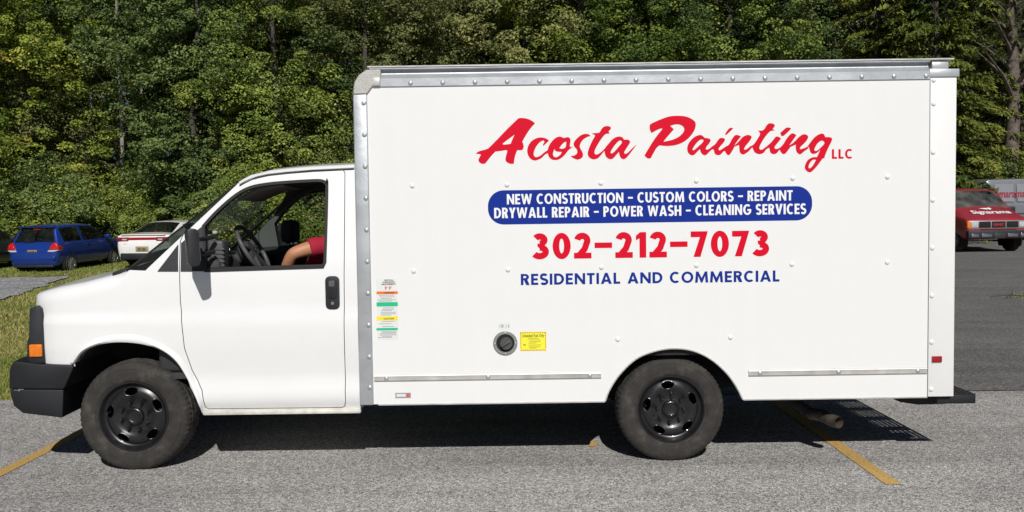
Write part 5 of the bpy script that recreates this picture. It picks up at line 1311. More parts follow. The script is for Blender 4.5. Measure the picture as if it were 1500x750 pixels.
for k in range(5):
    bm = bmesh.new(); bx(bm, gxf - 0.012, gxf + 0.01, 0.54, 1.52, 0.78 + k * 0.06, 0.78 + k * 0.06 + 0.028, 0.005); fin('grille_bar', bm, M_CHROME, truck)
# brace behind the bumper
bm = bmesh.new(); tube(bm, [Vector((xz(108, 572, 0.3)[0], 0.3, xz(108, 572, 0.3)[1])), Vector((xz(95, 601, 0.26)[0], 0.26, xz(95, 601, 0.26)[1]))], 0.012, 8); fin('bumper_brace', bm, M_FRAME, truck)
# scuffs on the bumper corner
x0, z0 = xz(22, 571, 0.03); bm = bmesh.new(); rd = random.Random(5)
for k in range(6):
    a = x0 + rd.uniform(0, 0.05); zz = z0 + rd.uniform(-0.006, 0.006); bx(bm, a, a + rd.uniform(0.008, 0.02), 0.0165, 0.0195, zz, zz + 0.0025)
fin('bumper_scuff', bm, mat('scuffed_grey', (0.32, 0.32, 0.32), 0.8), truck, sm=False)

# ---------------- cab interior
bm = bmesh.new()
prism(bm, [(-2.42, 0.62), (-2.42, 1.30), (-2.25, 1.40), (-2.08, 1.415), (-1.98, 1.38), (-1.96, 1.22), (-2.05, 1.10), (-2.10, 0.62)], 0.09, 1.95, 0.03, 3); dash = fin('dashboard', bm, M_INT, truck)
bm = bmesh.new(); dx0, dz0 = xz(305, 352, 0.16); dx1, dz1 = xz(331, 392, 0.16); bx(bm, dx0, dx1, 0.12, 0.26, dz1 - 0.1, dz0, 0.02, 3); 
for k in range(5): bx(bm, dx0 + 0.05, dx1 + 0.006, 0.115, 0.125, dz1 + 0.01 + k * 0.028, dz1 + 0.022 + k * 0.028, 0.002)
fin('side_vent', bm, mat('vent_grey_plastic', (0.06, 0.062, 0.065), 0.5, var=0.15), truck)
# steering wheel, tilted column
sc_ = Vector((xz(371, 366, 0.52)[0], 0.52, xz(371, 366, 0.52)[1])); ax = Vector((0.86, 0, 0.50)).normalized(); u = Vector((0, 1, 0)); v = ax.cross(u)
u = (u + ax * 0.0).normalized()
bm = bmesh.new(); R = 0.195
ring = [sc_ + (u * math.cos(2*PI*k/48) + v * math.sin(2*PI*k/48)) * R for k in range(49)]
tube(bm, ring, 0.0155, 10, cap=False); sw = fin('steering_wheel', bm, mat('wheel_grey_grip', (0.07, 0.07, 0.072), 0.5, var=0.1), truck)
bm = bmesh.new(); t = bmesh.new(); lathe(t, [(0.0, 0.03), (0.07, 0.022), (0.09, 0.0), (0.088, -0.05), (0.05, -0.08), (0.0, -0.08)], 24, axis='Z')
merge(bm, t, Matrix.Translation(sc_ - ax * 0.02) @ ax.to_track_quat('Z', 'Y').to_matrix().to_4x4())
for k in (0.2, PI - 0.2, -PI / 2 - 0.5, -PI / 2 + 0.5): tube(bm, [sc_ - ax * 0.02, sc_ + (u * math.cos(k) + v * math.sin(k)) * R], [0.026, 0.014], 8)
tube(bm, [sc_ - ax * 0.05, sc_ - ax * 0.42], 0.045, 12); fin('steering_hub', bm, M_INT, truck)
bm = bmesh.new(); e = Vector((0, 0.075, 0.03)); t = bmesh.new(); lathe(t, [(0.016, 0), (0.020, 0.002), (0.016, 0.004)], 20, axis='Z', close=True)
merge(bm, t, Matrix.Translation(sc_ + ax * 0.011) @ ax.to_track_quat('Z', 'Y').to_matrix().to_4x4()); fin('hub_emblem', bm, M_CHROME, truck)
bm = bmesh.new(); kb = Vector((xz(339, 374, 0.40)[0], 0.36, xz(339, 366, 0.40)[1])); tube(bm, [sc_ - ax * 0.16, kb], 0.008, 6)
t = bmesh.new(); bmesh.ops.create_icosphere(t, subdivisions=2, radius=0.014); merge(bm, t, Matrix.Translation(kb)); fin('column_lever', bm, M_CHROME, truck)
def seat(y):
    bm = bmesh.new(); prism(bm, [(-1.75, 0.78), (-1.78, 0.90), (-1.70, 0.95), (-1.30, 0.90), (-1.25, 0.78)], y - 0.24, y + 0.24, 0.035, 3)
    prism(bm, [(-1.38, 0.88), (-1.26, 1.50), (-1.22, 1.56), (-1.14, 1.56), (-1.10, 1.50), (-1.18, 0.86)], y - 0.23, y + 0.23, 0.035, 3)
    bx(bm, -1.72, -1.3, y - 0.18, y + 0.18, 0.61, 0.80, 0.02); s = fin('seat', bm, M_SEAT, truck)
    return s
def headrest(x, y, z):
    bm = bmesh.new(); bx(bm, x - 0.055, x + 0.055, y - 0.14, y + 0.14, z - 0.10, z + 0.09, 0.045, 4)
    for s in (-0.06, 0.06): tube(bm, [(x + .01, y + s, z - 0.16), (x, y + s, z - 0.05)], 0.007, 6)
    fin('headrest', bm, M_SEAT, truck)
seat(0.52); seat(1.52); headrest(-1.175, 0.52, 1.63)
hx, hz = xz(429, 338, 1.52); headrest(hx - 0.02, 1.52, hz); 
bm = bmesh.new(); prism(bm, [(hx - 0.14, 0.88), (hx - 0.09, hz - 0.12), (hx + 0.06, hz - 0.12), (hx + 0.10, 0.86)], 1.30, 1.74, 0.035, 3); fin('seat_back', bm, M_SEAT, truck)
bm = bmesh.new(); bx(bm, XE - 0.062, XE - 0.045, 0.24, 1.82, 0.62, 1.90); fin('cab_back_trim', bm, M_INT, truck)
# sun visor and far seat belt pillar trim
bm = bmesh.new(); vx, vz = xz(395, 279, 0.5); prism(bm, [(vx - 0.16, vz - 0.075), (vx + 0.02, vz + 0.0), (vx + 0.16, vz + 0.02), (vx + 0.16, vz + 0.035), (vx - 0.02, vz + 0.02), (vx - 0.17, vz - 0.06)], 0.28, 0.85, 0.006); fin('sun_visor', bm, M_HEAD, truck)
# children were drawn in world coordinates: express them in the truck's frame
for ch in truck.children: ch.location = ch.location - truck.location

# ================================================================== THE DRIVER
def skin_mesh(nodes, edges, root, sub=2):
    """nodes: name -> (point, radius)"""
    names = list(nodes); me = bpy.data.meshes.new('s')
    me.from_pydata([nodes[n][0] for n in names], [(names.index(a), names.index(b)) for a, b in edges], [])
    o = bpy.data.objects.new('s', me); C.objects.link(o)
    md = o.modifiers.new('skin', 'SKIN'); md.use_smooth_shade = True; md.branch_smoothing = 0.3
    if not me.skin_vertices: 
        bpy.context.view_layer.objects.active = o
    sv = me.skin_vertices[0].data
    for i, n in enumerate(names):
        r = nodes[n][1]; sv[i].radius = r if isinstance(r, tuple) else (r, r); sv[i].use_root = (n == root)
    ms = o.modifiers.new('sub', 'SUBSURF'); ms.levels = sub; ms.render_levels = sub
    res = evaluated(o); bpy.data.objects.remove(o, do_unlink=True)
    smooth(res, 180); return res
person = empty('person', (-1.36, 0.50, 0.95))
tag(person, 'person in a crimson shirt at the wheel, bare elbow by the open window', 'person')
PN = {'pelvis': ((-1.36,.50,1.00),(.15,.16)), 'belly': ((-1.34,.50,1.14),(.165,.17)), 'chest': ((-1.31,.50,1.32),(.16,.19)), 'upper': ((-1.265,.50,1.46),(.10,.15)),
      'neck': ((-1.245,.50,1.555),.055), 'jaw': ((-1.255,.50,1.625),(.068,.078)), 'head': ((-1.242,.50,1.705),(.078,.098)), 'crown': ((-1.235,.50,1.785),(.055,.068)),
      'shL': ((-1.27,.315,1.465),.070), 'uaL': ((-1.40,.24,1.45),.056), 'elL': ((-1.515,.195,1.415),.047), 'faL': ((-1.57,.245,1.31),.044), 'wrL': ((-1.63,.33,1.20),.030),
      'shR': ((-1.27,.685,1.465),.070), 'uaR': ((-1.33,.76,1.33),.056), 'elR': ((-1.40,.80,1.20),.045), 'faR': ((-1.52,.76,1.17),.042), 'wrR': ((-1.64,.70,1.15),.030),
      'hipL': ((-1.40,.41,.985),.095), 'knL': ((-1.86,.38,1.03),.066), 'cfL': ((-1.93,.38,.86),.058), 'anL': ((-1.98,.38,.70),.040), 'toL': ((-2.08,.38,.66),.036),
      'hipR': ((-1.40,.59,.985),.095), 'knR': ((-1.86,.62,1.03),.066), 'cfR': ((-1.93,.62,.86),.058), 'anR': ((-1.98,.62,.70),.040), 'toR': ((-2.08,.62,.66),.036)}
PE = [('pelvis','belly'),('belly','chest'),('chest','upper'),('upper','neck'),('neck','jaw'),('jaw','head'),('head','crown'),('upper','shL'),('shL','uaL'),('uaL','elL'),('elL','faL'),('faL','wrL'),
      ('upper','shR'),('shR','uaR'),('uaR','elR'),('elR','faR'),('faR','wrR'),('pelvis','hipL'),('hipL','knL'),('knL','cfL'),('cfL','anL'),('anL','toL'),('pelvis','hipR'),('hipR','knR'),('knR','cfR'),('cfR','anR'),('anR','toR')]
def add_hand(s, w, d):
    w = Vector(w); d = Vector(d).normalized(); sd = d.cross(Vector((0, 0, 1))).normalized() * s; dn = Vector((0, 0, -1))
    PN['pm' + str(s)] = (tuple(w + d * 0.06), (.018, .036)); PE.append(('wrL' if s > 0 else 'wrR', 'pm' + str(s)))
    for i, (o, ln) in enumerate(((-.030, .062), (-.010, .074), (.010, .070), (.030, .055))):
        k = 'f%d%d' % (s, i); b = w + d * 0.095 + sd * o
        PN[k + 'a'] = (tuple(b), .0095); PN[k + 'b'] = (tuple(b + d * ln * .55 + dn * .012), .0088); PN[k + 'c'] = (tuple(b + d * ln * .85 + dn * .040), .0078)
        PE.extend([('pm' + str(s), k + 'a'), (k + 'a', k + 'b'), (k + 'b', k + 'c')])
    k = 'th%d' % s; b = w + d * .035 - sd * .038
    PN[k + 'a'] = (tuple(b), .011); PN[k + 'b'] = (tuple(b + d * .035 - sd * .018 + dn * .01), .0095); PE.extend([('pm' + str(s), k + 'a'), (k + 'a', k + 'b')])
add_hand(1, PN['wrL'][0], (-0.75, 0.35, -0.35)); add_hand(-1, PN['wrR'][0], (-0.9, -0.2, -0.05))
bd = skin_mesh(PN, PE, 'pelvis', 2)
bm = bmesh.new(); bm.from_mesh(bd)
def ell(bm, c, r, rot=None):
    t = bmesh.new(); bmesh.ops.create_icosphere(t, subdivisions=2, radius=1.0)
    merge(bm, t, Matrix.Translation(c) @ (rot or Matrix.Identity(4)) @ Matrix.Diagonal((*r, 1)))
ell(bm, (-1.338, .50, 1.685), (.022, .014, .026)); ell(bm, (-1.330, .50, 1.640), (.012, .026, .008)); ell(bm, (-1.31, .50, 1.605), (.022, .024, .016))
for s in (-1, 1): ell(bm, (-1.235, .50 + s * .090, 1.69), (.018, .010, .030)); ell(bm, (-1.322, .50 + s * .032, 1.712), (.010, .016, .010))
for v in bm.verts: v.co -= person.location
pb = fin('person_body', bm, M_SKIN, person, ang=180)
SH = {k: PN[k] for k in ('pelvis', 'belly', 'chest', 'upper', 'shL', 'shR')}
SH = {k: (p, tuple(x + .016 for x in (r if isinstance(r, tuple) else (r, r)))) for k, (p, r) in SH.items()}
SH['belly'] = (SH['belly'][0], (.19, .20)); SH['chest'] = ((-1.325, .50, 1.32), (.185, .215)); SH['collar'] = ((-1.25, .50, 1.515), .074)
for s in 'LR':
    SH['ua' + s] = (PN['ua' + s][0], .074); a = Vector(PN['ua' + s][0]); e = Vector(PN['el' + s][0])
    SH['cu' + s] = (tuple(a.lerp(e, 0.08)), .076)
SE = [('pelvis','belly'),('belly','chest'),('chest','upper'),('upper','collar'),('upper','shL'),('upper','shR')] + [('sh'+s,'ua'+s) for s in 'LR'] + [('ua'+s,'cu'+s) for s in 'LR']
bm = bmesh.new(); bm.from_mesh(skin_mesh(SH, SE, 'pelvis', 2))
for v in bm.verts:
    n = mnoise.noise(v.co * 16) * 0.007 + mnoise.noise(v.co * 40) * 0.002
    v.co += v.normal * n - person.location
fin('shirt', bm, M_SHIRT, person, ang=180)
TR = {k: (PN[k][0], (PN[k][1] if not isinstance(PN[k][1], tuple) else max(PN[k][1])) + .014) for k in ('pelvis','hipL','knL','cfL','anL','hipR','knR','cfR','anR')}
bm = bmesh.new(); bm.from_mesh(skin_mesh(TR, [e for e in PE if e[0] in TR and e[1] in TR], 'pelvis', 2))
for v in bm.verts: v.co -= person.location
fin('trousers', bm, M_DENIM, person, ang=180)
bm = bmesh.new()
t = bmesh.new(); bmesh.ops.create_uvsphere(t, u_segments=24, v_segments=14, radius=1.0)
bmesh.ops.delete(t, geom=[v for v in t.verts if v.co.z < -0.55 or (v.co.x < -0.45 and v.co.z < 0.45)], context='VERTS')
for v in t.verts: v.co *= 1 + 0.03 * mnoise.noise(v.co * 6)
merge(bm, t, Matrix.Translation((-1.230, .50, 1.725)) @ Matrix.Diagonal((.105, .096, .115, 1)))
for v in bm.verts: v.co -= person.location
fin('hair', bm, M_HAIR, person, ang=180)
for s in (.38, .62):
    bm = bmesh.new(); bx(bm, -2.16, -1.93, s - .048, s + .048, 0.615, 0.70, 0.03, 3)
    for v in bm.verts: v.co -= person.location
    fin('shoe', bm, M_RUB, person)

# ================================================================== PARKED VEHICLES
def paint(name, col, rough=0.22, metal=0.0, coat=0.8): return mat(name, col, rough, metal, coat, var=0.04, scale=3)
def crn(P, t):
    """Catmull-Rom through rows of points P at parameter t"""
    n = len(P); i = min(int(t), n - 2); f = t - i
    a, b, c_, d = P[max(i-1, 0)], P[i], P[i+1], P[min(i+2, n-1)]
    return 0.5 * (2*b + (c_ - a)*f + (2*a - 5*b + 4*c_ - d)*f*f + (3*b - a - 3*c_ + d)*f**3)
def lin(P, t):
    n = len(P); i = min(int(t), n - 2); f = t - i
    return P[i] * (1 - f) + P[i+1] * f
def car_shell(st, glassdef, sx=4, sy=3, tens=0.6):
    """st: (x, z_bottom, z_belt, z_top, w_bottom, w_belt, w_top, crown) from rear to front"""
    rows = []
    for x, zb, zs, zt, wb, ws, wt, cr in st:
        rows.append(np.array([(x, 0, zb), (x, wb * .88, zb), (x, wb, zb + (zs - zb) * .22), (x, max(ws, wb) + .012, zb + (zs - zb) * .62), (x, ws, zs), (x, ws - .025, zs + min(.03, (zt - zs) * .3)), (x, wt + .045, zt - min(.06, (zt - zs) * .3)), (x, wt - .04, zt - .004), (x, wt * .5, zt + cr * .75), (x, 0, zt + cr)]))
    ns, npn = len(rows), 10; NX, NY = (ns - 1) * sx, (npn - 1) * sy
    grid = np.zeros((NX + 1, NY + 1, 3))
    for i in range(NX + 1):
        t = i / sx; r = tens * crn(rows, t) + (1 - tens) * lin(rows, t); pr = [r[k] for k in range(npn)]
        for j in range(NY + 1): grid[i, j] = tens * crn(pr, j / sy) + (1 - tens) * lin(pr, j / sy)
        grid[i, 0, 1] = 0; grid[i, NY, 1] = 0
    def region(i, j):
        si, k = i // sx, j // sy
        for nm, strips, ivs in glassdef:
            if k in strips:
                for q, (a, b) in enumerate(ivs):
                    if a <= si < b: return (nm, q)
        return None
    faces = {}
    for i in range(NX):
        for j in range(NY):
            rg = region(i, j)
            for s in (1, -1):
                key = rg if rg is None or rg[0] not in ('side_window',) else (rg[0], rg[1], s)
                q = [grid[i, j], grid[i+1, j], grid[i+1, j+1], grid[i, j+1]]
                q = [(p[0], p[1] * s, p[2]) for p in q]
                faces.setdefault(key, []).append(q if s > 0 else q[::-1])
    for i in (0, NX):
        for j in range(NY):
            a, b = grid[i, j], grid[i, j+1]
            faces[None].append([(a[0], a[1], a[2]), (b[0], b[1], b[2]), (b[0], -b[1], b[2]), (a[0], -a[1], a[2])])
    out = {}
    for k, fs in faces.items():
        bm = bmesh.new()
        for q in fs:
            vv = [bm.verts.new(p) for p in q]
            try: bm.faces.new(vv)
            except ValueError: pass
        bmesh.ops.remove_doubles(bm, verts=bm.verts[:], dist=2e-4)
        bmesh.ops.dissolve_degenerate(bm, dist=1e-4, edges=bm.edges[:])
        out[k] = bm
    return out
def car_wheel_meshes(R, wdt, rimm, spokes):
    bm = bmesh.new(); r = R * 0.66
    lathe(bm, [(r, .02), (r + .02, 0), (R * .9, -.006), (R * .97, .015), (R, .045), (R, wdt - .045), (R * .97, wdt), (r, wdt)], 40, close=True); ty = tomesh(bm, M_TYRE); smooth(ty, 40)
    bm = bmesh.new(); lathe(bm, [(r + .004, .012), (r - .012, .008), (r - .03, .045), (0, .05)], 40)
    for k in range(spokes):
        a = 2*PI*k/spokes; t = bmesh.new(); bx(t, .03, r - .015, .006, .03, -.030, .030, .008)
        merge(bm, t, Matrix.Rotation(a, 4, 'Y'))
    t = bmesh.new(); lathe(t, [(.055, .03), (.055, .0), (0, -.004)], 20); merge(bm, t)
    rm = tomesh(bm, rimm); smooth(rm, 40)
    return ty, rm
M_HUBC = mat('silver_wheel_cover', (0.36, 0.37, 0.38), 0.35, 0.6, var=0.1, scale=20)
M_HOLE = mat('opening_shade_black', (0.008, 0.008, 0.008), 0.95)  # near-black colour stands in for shade inside uncut openings
def vehicle(name, label, cat, loc, rz, st, glassdef, pm, wheels, R, rimm, spokes, gm=None, group=None):
    t = empty(name, loc, rz); tag(t, label, cat, group); gm = gm or M_CGLASS
    for k, bm in car_shell(st, glassdef).items():
        if k is None: fin('body', bm, pm, t, ang=40)
        else: fin(k[0], bm, gm, t, ang=60)
    ty, rm = car_wheel_meshes(R, 0.2, rimm, spokes)
    for wx, wy in wheels:
        for s in (1, -1):
            o = bpy.data.objects.new('wheel', rm); C.objects.link(o); o.parent = t; o.location = (wx, s * (wy + 0.012), R); o.rotation_euler = (0, 0, PI if s > 0 else 0)
            o2 = bpy.data.objects.new('tyre', ty); C.objects.link(o2); o2.parent = o
            bm = bmesh.new(); pts = [(R * 1.16 * math.cos(a), max(-R * .55, R * 1.16 * math.sin(a))) for a in [2*PI*q/36 for q in range(36)]]
            prism(bm, [(wx + p[0], R + p[1]) for p in pts], min(s * wy, s * (wy - 0.25)), max(s * wy, s * (wy - 0.25))); fin('arch_shade_disc', bm, M_HOLE, t, sm=False)  # dark disc over the uncut body, coloured as the shade in the arch
    return t
def cb(t, name, m, x0, x1, y0, y1, z0, z1, b=0.01, rot=None, seg=2):
    bm = bmesh.new(); bx(bm, x0, x1, y0, y1, z0, z1, b, seg)
    if rot: bmesh.ops.rotate(bm, cent=((x0+x1)/2, (y0+y1)/2, (z0+z1)/2), matrix=Matrix.Rotation(rot[1], 3, rot[0]), verts=bm.verts[:])
    return fin(name, bm, m, t)
def prismx(bm, pts, x0, x1, b=0.0, seg=2):
    t = bmesh.new(); a = [t.verts.new((x0, y, z)) for y, z in pts]; c_ = [t.verts.new((x1, y, z)) for y, z in pts]; n = len(pts)
    t.faces.new(a); t.faces.new(c_[::-1])
    for i in range(n): t.faces.new([a[i], c_[i], c_[(i+1) % n], a[(i+1) % n]])
    bmesh.ops.recalc_face_normals(t, faces=t.faces[:]); bev(t, t.edges[:], b, seg); merge(bm, t)
def seats(t, xs, ys, z, h):
    for x in xs:
        for y in ys:
            bm = bmesh.new(); bx(bm, x - .07, x + .07, y - .22, y + .22, z - .3, z + h, .05, 2); bx(bm, x - .05, x + .05, y - .12, y + .12, z + h + .03, z + h + .2, .04, 2); fin('seat', bm, M_SEAT, t)
M_PLATE = mat('gold_dark_plate', (0.30, 0.23, 0.06), 0.5, var=0.15, scale=30)
def plate_marks(t, x, y0, y1, z0, z1, rd):
    bm = bmesh.new(); n = 6; w = (y1 - y0) / (n + 1)
    for k in range(n):
        y = y0 + w * (.5 + k) + w * .15; bx(bm, x - .002, x + .002, y, y + w * rd.uniform(.3, .7), z0, z1)
    fin('plate_marks', bm, M_INKD, t, sm=False)

# --- blue hatchback seen from behind
BL = paint('metallic_blue_paint', (0.007, 0.036, 0.24), 0.3, 0.2)
st = [(-1.95, .40, .60, .66, .56, .60, .50, .01), (-1.93, .33, .66, .72, .66, .70, .60, .015), (-1.885, .27, .80, .85, .74, .775, .67, .015), (-1.83, .25, .90, .945, .77, .805, .70, .02), (-1.79, .25, .93, .985, .78, .815, .70, .02),
      (-1.60, .25, .955, 1.385, .79, .825, .575, .025), (-1.52, .25, .96, 1.455, .795, .83, .575, .03), (-1.36, .25, .96, 1.478, .80, .835, .575, .035), (-.62, .24, .945, 1.49, .80, .835, .585, .04), (-.50, .24, .942, 1.49, .80, .835, .585, .04),
      (.05, .23, .93, 1.465, .80, .835, .575, .035), (.30, .23, .925, 1.42, .80, .83, .56, .035), (1.02, .23, .90, 1.00, .80, .825, .70, .05), (1.12, .23, .89, .965, .80, .82, .70, .05), (1.60, .23, .82, .87, .79, .80, .66, .04), (1.86, .24, .68, .74, .72, .74, .58, .03), (1.93, .35, .52, .57, .60, .60, .48, .01)]
hatch = vehicle('hatchback_car', 'blue hatchback parked on the grass with its back to the lot', 'car', (-14.62, 23.05, gh(-14.62, 23.05)), math.radians(90 - 6.0), st,
    [('rear_window', (7, 8), [(4, 6)]), ('side_window', (5,), [(6, 8), (9, 12)]), ('windshield', (7, 8), [(11, 12)])], BL, [(-1.24, .815), (1.24, .81)], .295, M_HUBC, 7)
hatch.location.z = gh(-14.2, 21.2) - 0.01; hatch.rotation_euler = (0, math.radians(-2.2), math.radians(90 - 6.0))
for s in (1, -1):
    up = [(.555, .765), (.60, .88), (.665, .965), (.72, .985), (.79, .94), (.832, .85), (.838, .765)]; lo = [(.50, .705), (.545, .758), (.838, .758), (.83, .735), (.70, .70)]
    bm = bmesh.new(); prismx(bm, [(s * y, z) for y, z in up], -1.945, -1.66, .016, 3)
    for v in bm.verts: v.co.x += max(0, v.co.z - .80) * .30 + max(0, abs(v.co.y) - .72) * .35
    fin('tail_lamp', bm, mat('bright_red_lens', (0.50, 0.010, 0.010), 0.2, coat=0.6, var=0.35, scale=40), hatch)
    bm = bmesh.new(); prismx(bm, [(s * y, z) for y, z in lo], -1.950, -1.70, .010, 2)
    for v in bm.verts: v.co.x += max(0, abs(v.co.y) - .72) * .5
    fin('reverse_lamp', bm, M_CLEAR, hatch)
cb(hatch, 'plate_recess', BL, -1.925, -1.86, -.36, .36, .60, .80, .02); cb(hatch, 'number_plate', M_PLATE, -1.940, -1.925, -.155, .155, .635, .765, .004); plate_marks(hatch, -1.942, -.15, .15, .66, .74, random.Random(1))
cb(hatch, 'brake_light', M_REDLENS, -1.635, -1.57, -.11, .11, 1.37, 1.40, .004); cb(hatch, 'roof_spoiler', BL, -1.68, -1.5, -.56, .56, 1.435, 1.465, .012, ('Y', 0.12)); cb(hatch, 'rear_bumper_step', BL, -1.965, -1.87, -.74, .74, .44, .58, .035, None, 3)
cb(hatch, 'rear_valance', M_PLAST, -1.93, -1.80, -.66, .66, .22, .30, .02); seats(hatch, (-.55, .35), (.36, -.36), .75, .38)
for s in (1, -1):
    cb(hatch, 'door_mirror', BL, .62, .80, min(s*.84, s*1.0), max(s*.84, s*1.0), .97, 1.09, .03, None, 3); cb(hatch, 'door_handle', BL, -.42, -.24, min(s*.84, s*.865), max(s*.84, s*.865), .83, .86, .008)
    cb(hatch, 'headlight', M_CLEAR, 1.62, 1.90, min(s*.50, s*.74), max(s*.50, s*.74), .64, .78, .03)
cb(hatch, 'emblem', M_CHROME, -1.868, -1.85, -.06, .06, .865, .895, .004); cb(hatch, 'rear_wiper', M_PLAST, -1.83, -1.81, -.02, .36, .995, 1.01, .004)

# --- white sedan seen from behind
WH = paint('cream_white_paint', (0.80, 0.79, 0.76), 0.25)
st = [(-2.34, .42, .66, .72, .62, .66, .52, .01), (-2.31, .34, .80, .86, .76, .80, .66, .015), (-2.25, .28, .94, .99, .84, .86, .74, .015), (-2.17, .26, 1.00, 1.045, .87, .885, .76, .02), (-2.02, .26, 1.00, 1.065, .885, .90, .76, .02), (-1.72, .25, .985, 1.085, .89, .91, .74, .025),
      (-.88, .24, .97, 1.40, .895, .915, .60, .04), (-.62, .24, .965, 1.435, .895, .915, .60, .04), (-.10, .24, .955, 1.455, .895, .915, .61, .045), (.0, .24, .953, 1.455, .895, .915, .61, .045), (.45, .24, .94, 1.42, .895, .91, .60, .045), (1.30, .24, .91, 1.02, .89, .90, .74, .05), (1.42, .24, .90, .985, .89, .895, .74, .05), (2.0, .25, .80, .86, .86, .86, .70, .04), (2.28, .30, .62, .68, .72, .72, .58, .02), (2.33, .40, .52, .57, .6, .6, .5, .01)]
def sedan(name, label, loc, rz, pm):
    return vehicle(name, label, 'car', loc, rz, st, [('rear_window', (7, 8), [(5, 6)]), ('side_window', (5,), [(6, 8), (9, 11)]), ('windshield', (7, 8), [(10, 11)])], pm, [(-1.38, .905), (1.33, .90)], .325, M_HUBC, 5)
dart = sedan('sedan_car', 'white sedan with a full width red tail light parked beside the blue hatchback', (-11.55, 24.3, 0), math.radians(90 - 6.0), WH)
dart.location.z = gh(-11.75, 22.0) + 0.03
cb(dart, 'tail_light_band', M_REDLENS, -2.318, -2.20, -.80, .80, .865, .955, .015, None, 3)
for s in (1, -1): cb(dart, 'tail_lamp', mat('tail_lamp_crimson', (0.22, 0.006, 0.02), 0.3, coat=0.6, var=0.2, scale=30), -2.322, -2.16, min(s*.46, s*.865), max(s*.46, s*.865), .825, .962, .02, None, 3); cb(dart, 'reverse_lamp', M_CLEAR, -2.326, -2.30, min(s*.52, s*.68), max(s*.52, s*.68), .865, .915, .01)
cb(dart, 'trunk_lip', WH, -2.30, -2.10, -.74, .74, 1.03, 1.065, .014, ('Y', -.1)); cb(dart, 'rear_diffuser', M_PLAST, -2.37, -2.2, -.74, .74, .24, .46, .05, None, 3)
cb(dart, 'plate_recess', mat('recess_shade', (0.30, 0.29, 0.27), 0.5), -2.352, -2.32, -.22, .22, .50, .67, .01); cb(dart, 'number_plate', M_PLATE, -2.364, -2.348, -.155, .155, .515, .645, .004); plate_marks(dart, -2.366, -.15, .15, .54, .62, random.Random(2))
cb(dart, 'badge', M_INK, -2.334, -2.31, .44, .62, .735, .755, .003); cb(dart, 'badge', M_INK, -2.334, -2.31, -.66, -.50, .735, .755, .003)
seats(dart, (-.75, .30), (.40, -.40), .72, .38)
for nm, y, m, w_ in [('toy', .05, mat('toy_orange', (0.65, 0.22, 0.05), 0.7), .10), ('toy', -.28, mat('toy_pink', (0.55, 0.10, 0.22), 0.7), .09), ('toy', .40, mat('toy_blue', (0.10, 0.14, 0.30), 0.7), .10)]:
    bm = bmesh.new(); t = bmesh.new(); bmesh.ops.create_icosphere(t, subdivisions=2, radius=w_)
    for v in t.verts: v.co *= 1 + .15 * mnoise.noise(v.co * 14 + Vector((y, 0, 0)))
    merge(bm, t, Matrix.Translation((-1.32, y, 1.10)) @ Matrix.Diagonal((1, 1.1, .8, 1)))
    for v in bm.verts: v.co = dart.matrix_basis @ v.co
    o = fin('soft_toy', bm, m, None, ang=180); tag(o, {'toy_orange': 'round orange soft toy behind the rear window of the white sedan', 'toy_pink': 'small pink soft toy behind the rear window of the white sedan', 'toy_blue': 'dark blue soft toy behind the rear window of the white sedan'}[m.name], 'toy')
for s in (1, -1): cb(dart, 'door_mirror', WH, .72, .92, min(s*.92, s*1.08), max(s*.92, s*1.08), .98, 1.10, .03, None, 3); cb(dart, 'headlight', M_CLEAR, 1.95, 2.22, min(s*.52, s*.80), max(s*.52, s*.80), .64, .76, .03)
bm = bmesh.new(); prism(bm, [(-.62, 1.47), (-.50, 1.53), (-.42, 1.47)], -.03, .03, .008); fin('roof_antenna', bm, M_PLAST, dart)

# --- grey sedan at the edge of the row
GR = paint('dark_grey_paint', (0.055, 0.060, 0.062), 0.3, 0.3)
grey = sedan('sedan_car', 'dark grey sedan parked left of the blue hatchback', (-17.55, 22.3, 0), math.radians(90 - 8.0), GR)
grey.location.z = gh(-16.5, 21.5)
for s in (1, -1):
    cb(grey, 'tail_lamp', M_REDLENS, -2.322, -2.16, min(s*.46, s*.865), max(s*.46, s*.865), .825, .962, .02, None, 3); cb(grey, 'door_mirror', GR, .72, .92, min(s*.92, s*1.08), max(s*.92, s*1.08), .98, 1.10, .03, None, 3)
    cb(grey, 'body_moulding', M_CHROME, -1.0, 1.0, min(s*.925, s*.935), max(s*.925, s*.935), .58, .60, .003); cb(grey, 'headlight', M_CLEAR, 1.95, 2.22, min(s*.52, s*.80), max(s*.52, s*.80), .64, .76, .03)
    cb(grey, 'window_trim', M_CHROME, -.9, 1.2, min(s*.905, s*.915), max(s*.905, s*.915), .955, .97, .003)
cb(grey, 'number_plate', M_PLATE, -2.36, -2.34, -.155, .155, .55, .68, .004); seats(grey, (-.75, .30), (.40, -.40), .72, .38)

# --- red van facing the lot
RD = paint('wine_red_paint', (0.30, 0.026, 0.042), 0.35)
st = [(-2.15, .45, .9, 1.6, .9, .93, .75, .02), (-2.10, .38, 1.08, 1.78, .95, .97, .80, .03), (-2.0, .36, 1.10, 1.86, .96, .98, .80, .04), (-1.85, .36, 1.10, 1.88, .965, .985, .80, .045), (-.5, .35, 1.10, 1.90, .97, .985, .80, .05), (-.4, .35, 1.10, 1.90, .97, .985, .80, .05), (.55, .35, 1.10, 1.86, .97, .985, .79, .05), (.75, .35, 1.10, 1.80, .97, .985, .78, .05),
      (1.36, .36, 1.10, 1.31, .97, .98, .84, .05), (1.44, .36, 1.09, 1.27, .97, .98, .84, .04), (1.98, .40, .98, 1.02, .95, .95, .84, .03), (2.08, .42, .93, .965, .93, .93, .82, .02), (2.12, .45, .88, .92, .90, .90, .80, .01)]
vx, vy = 14.09, 21.8
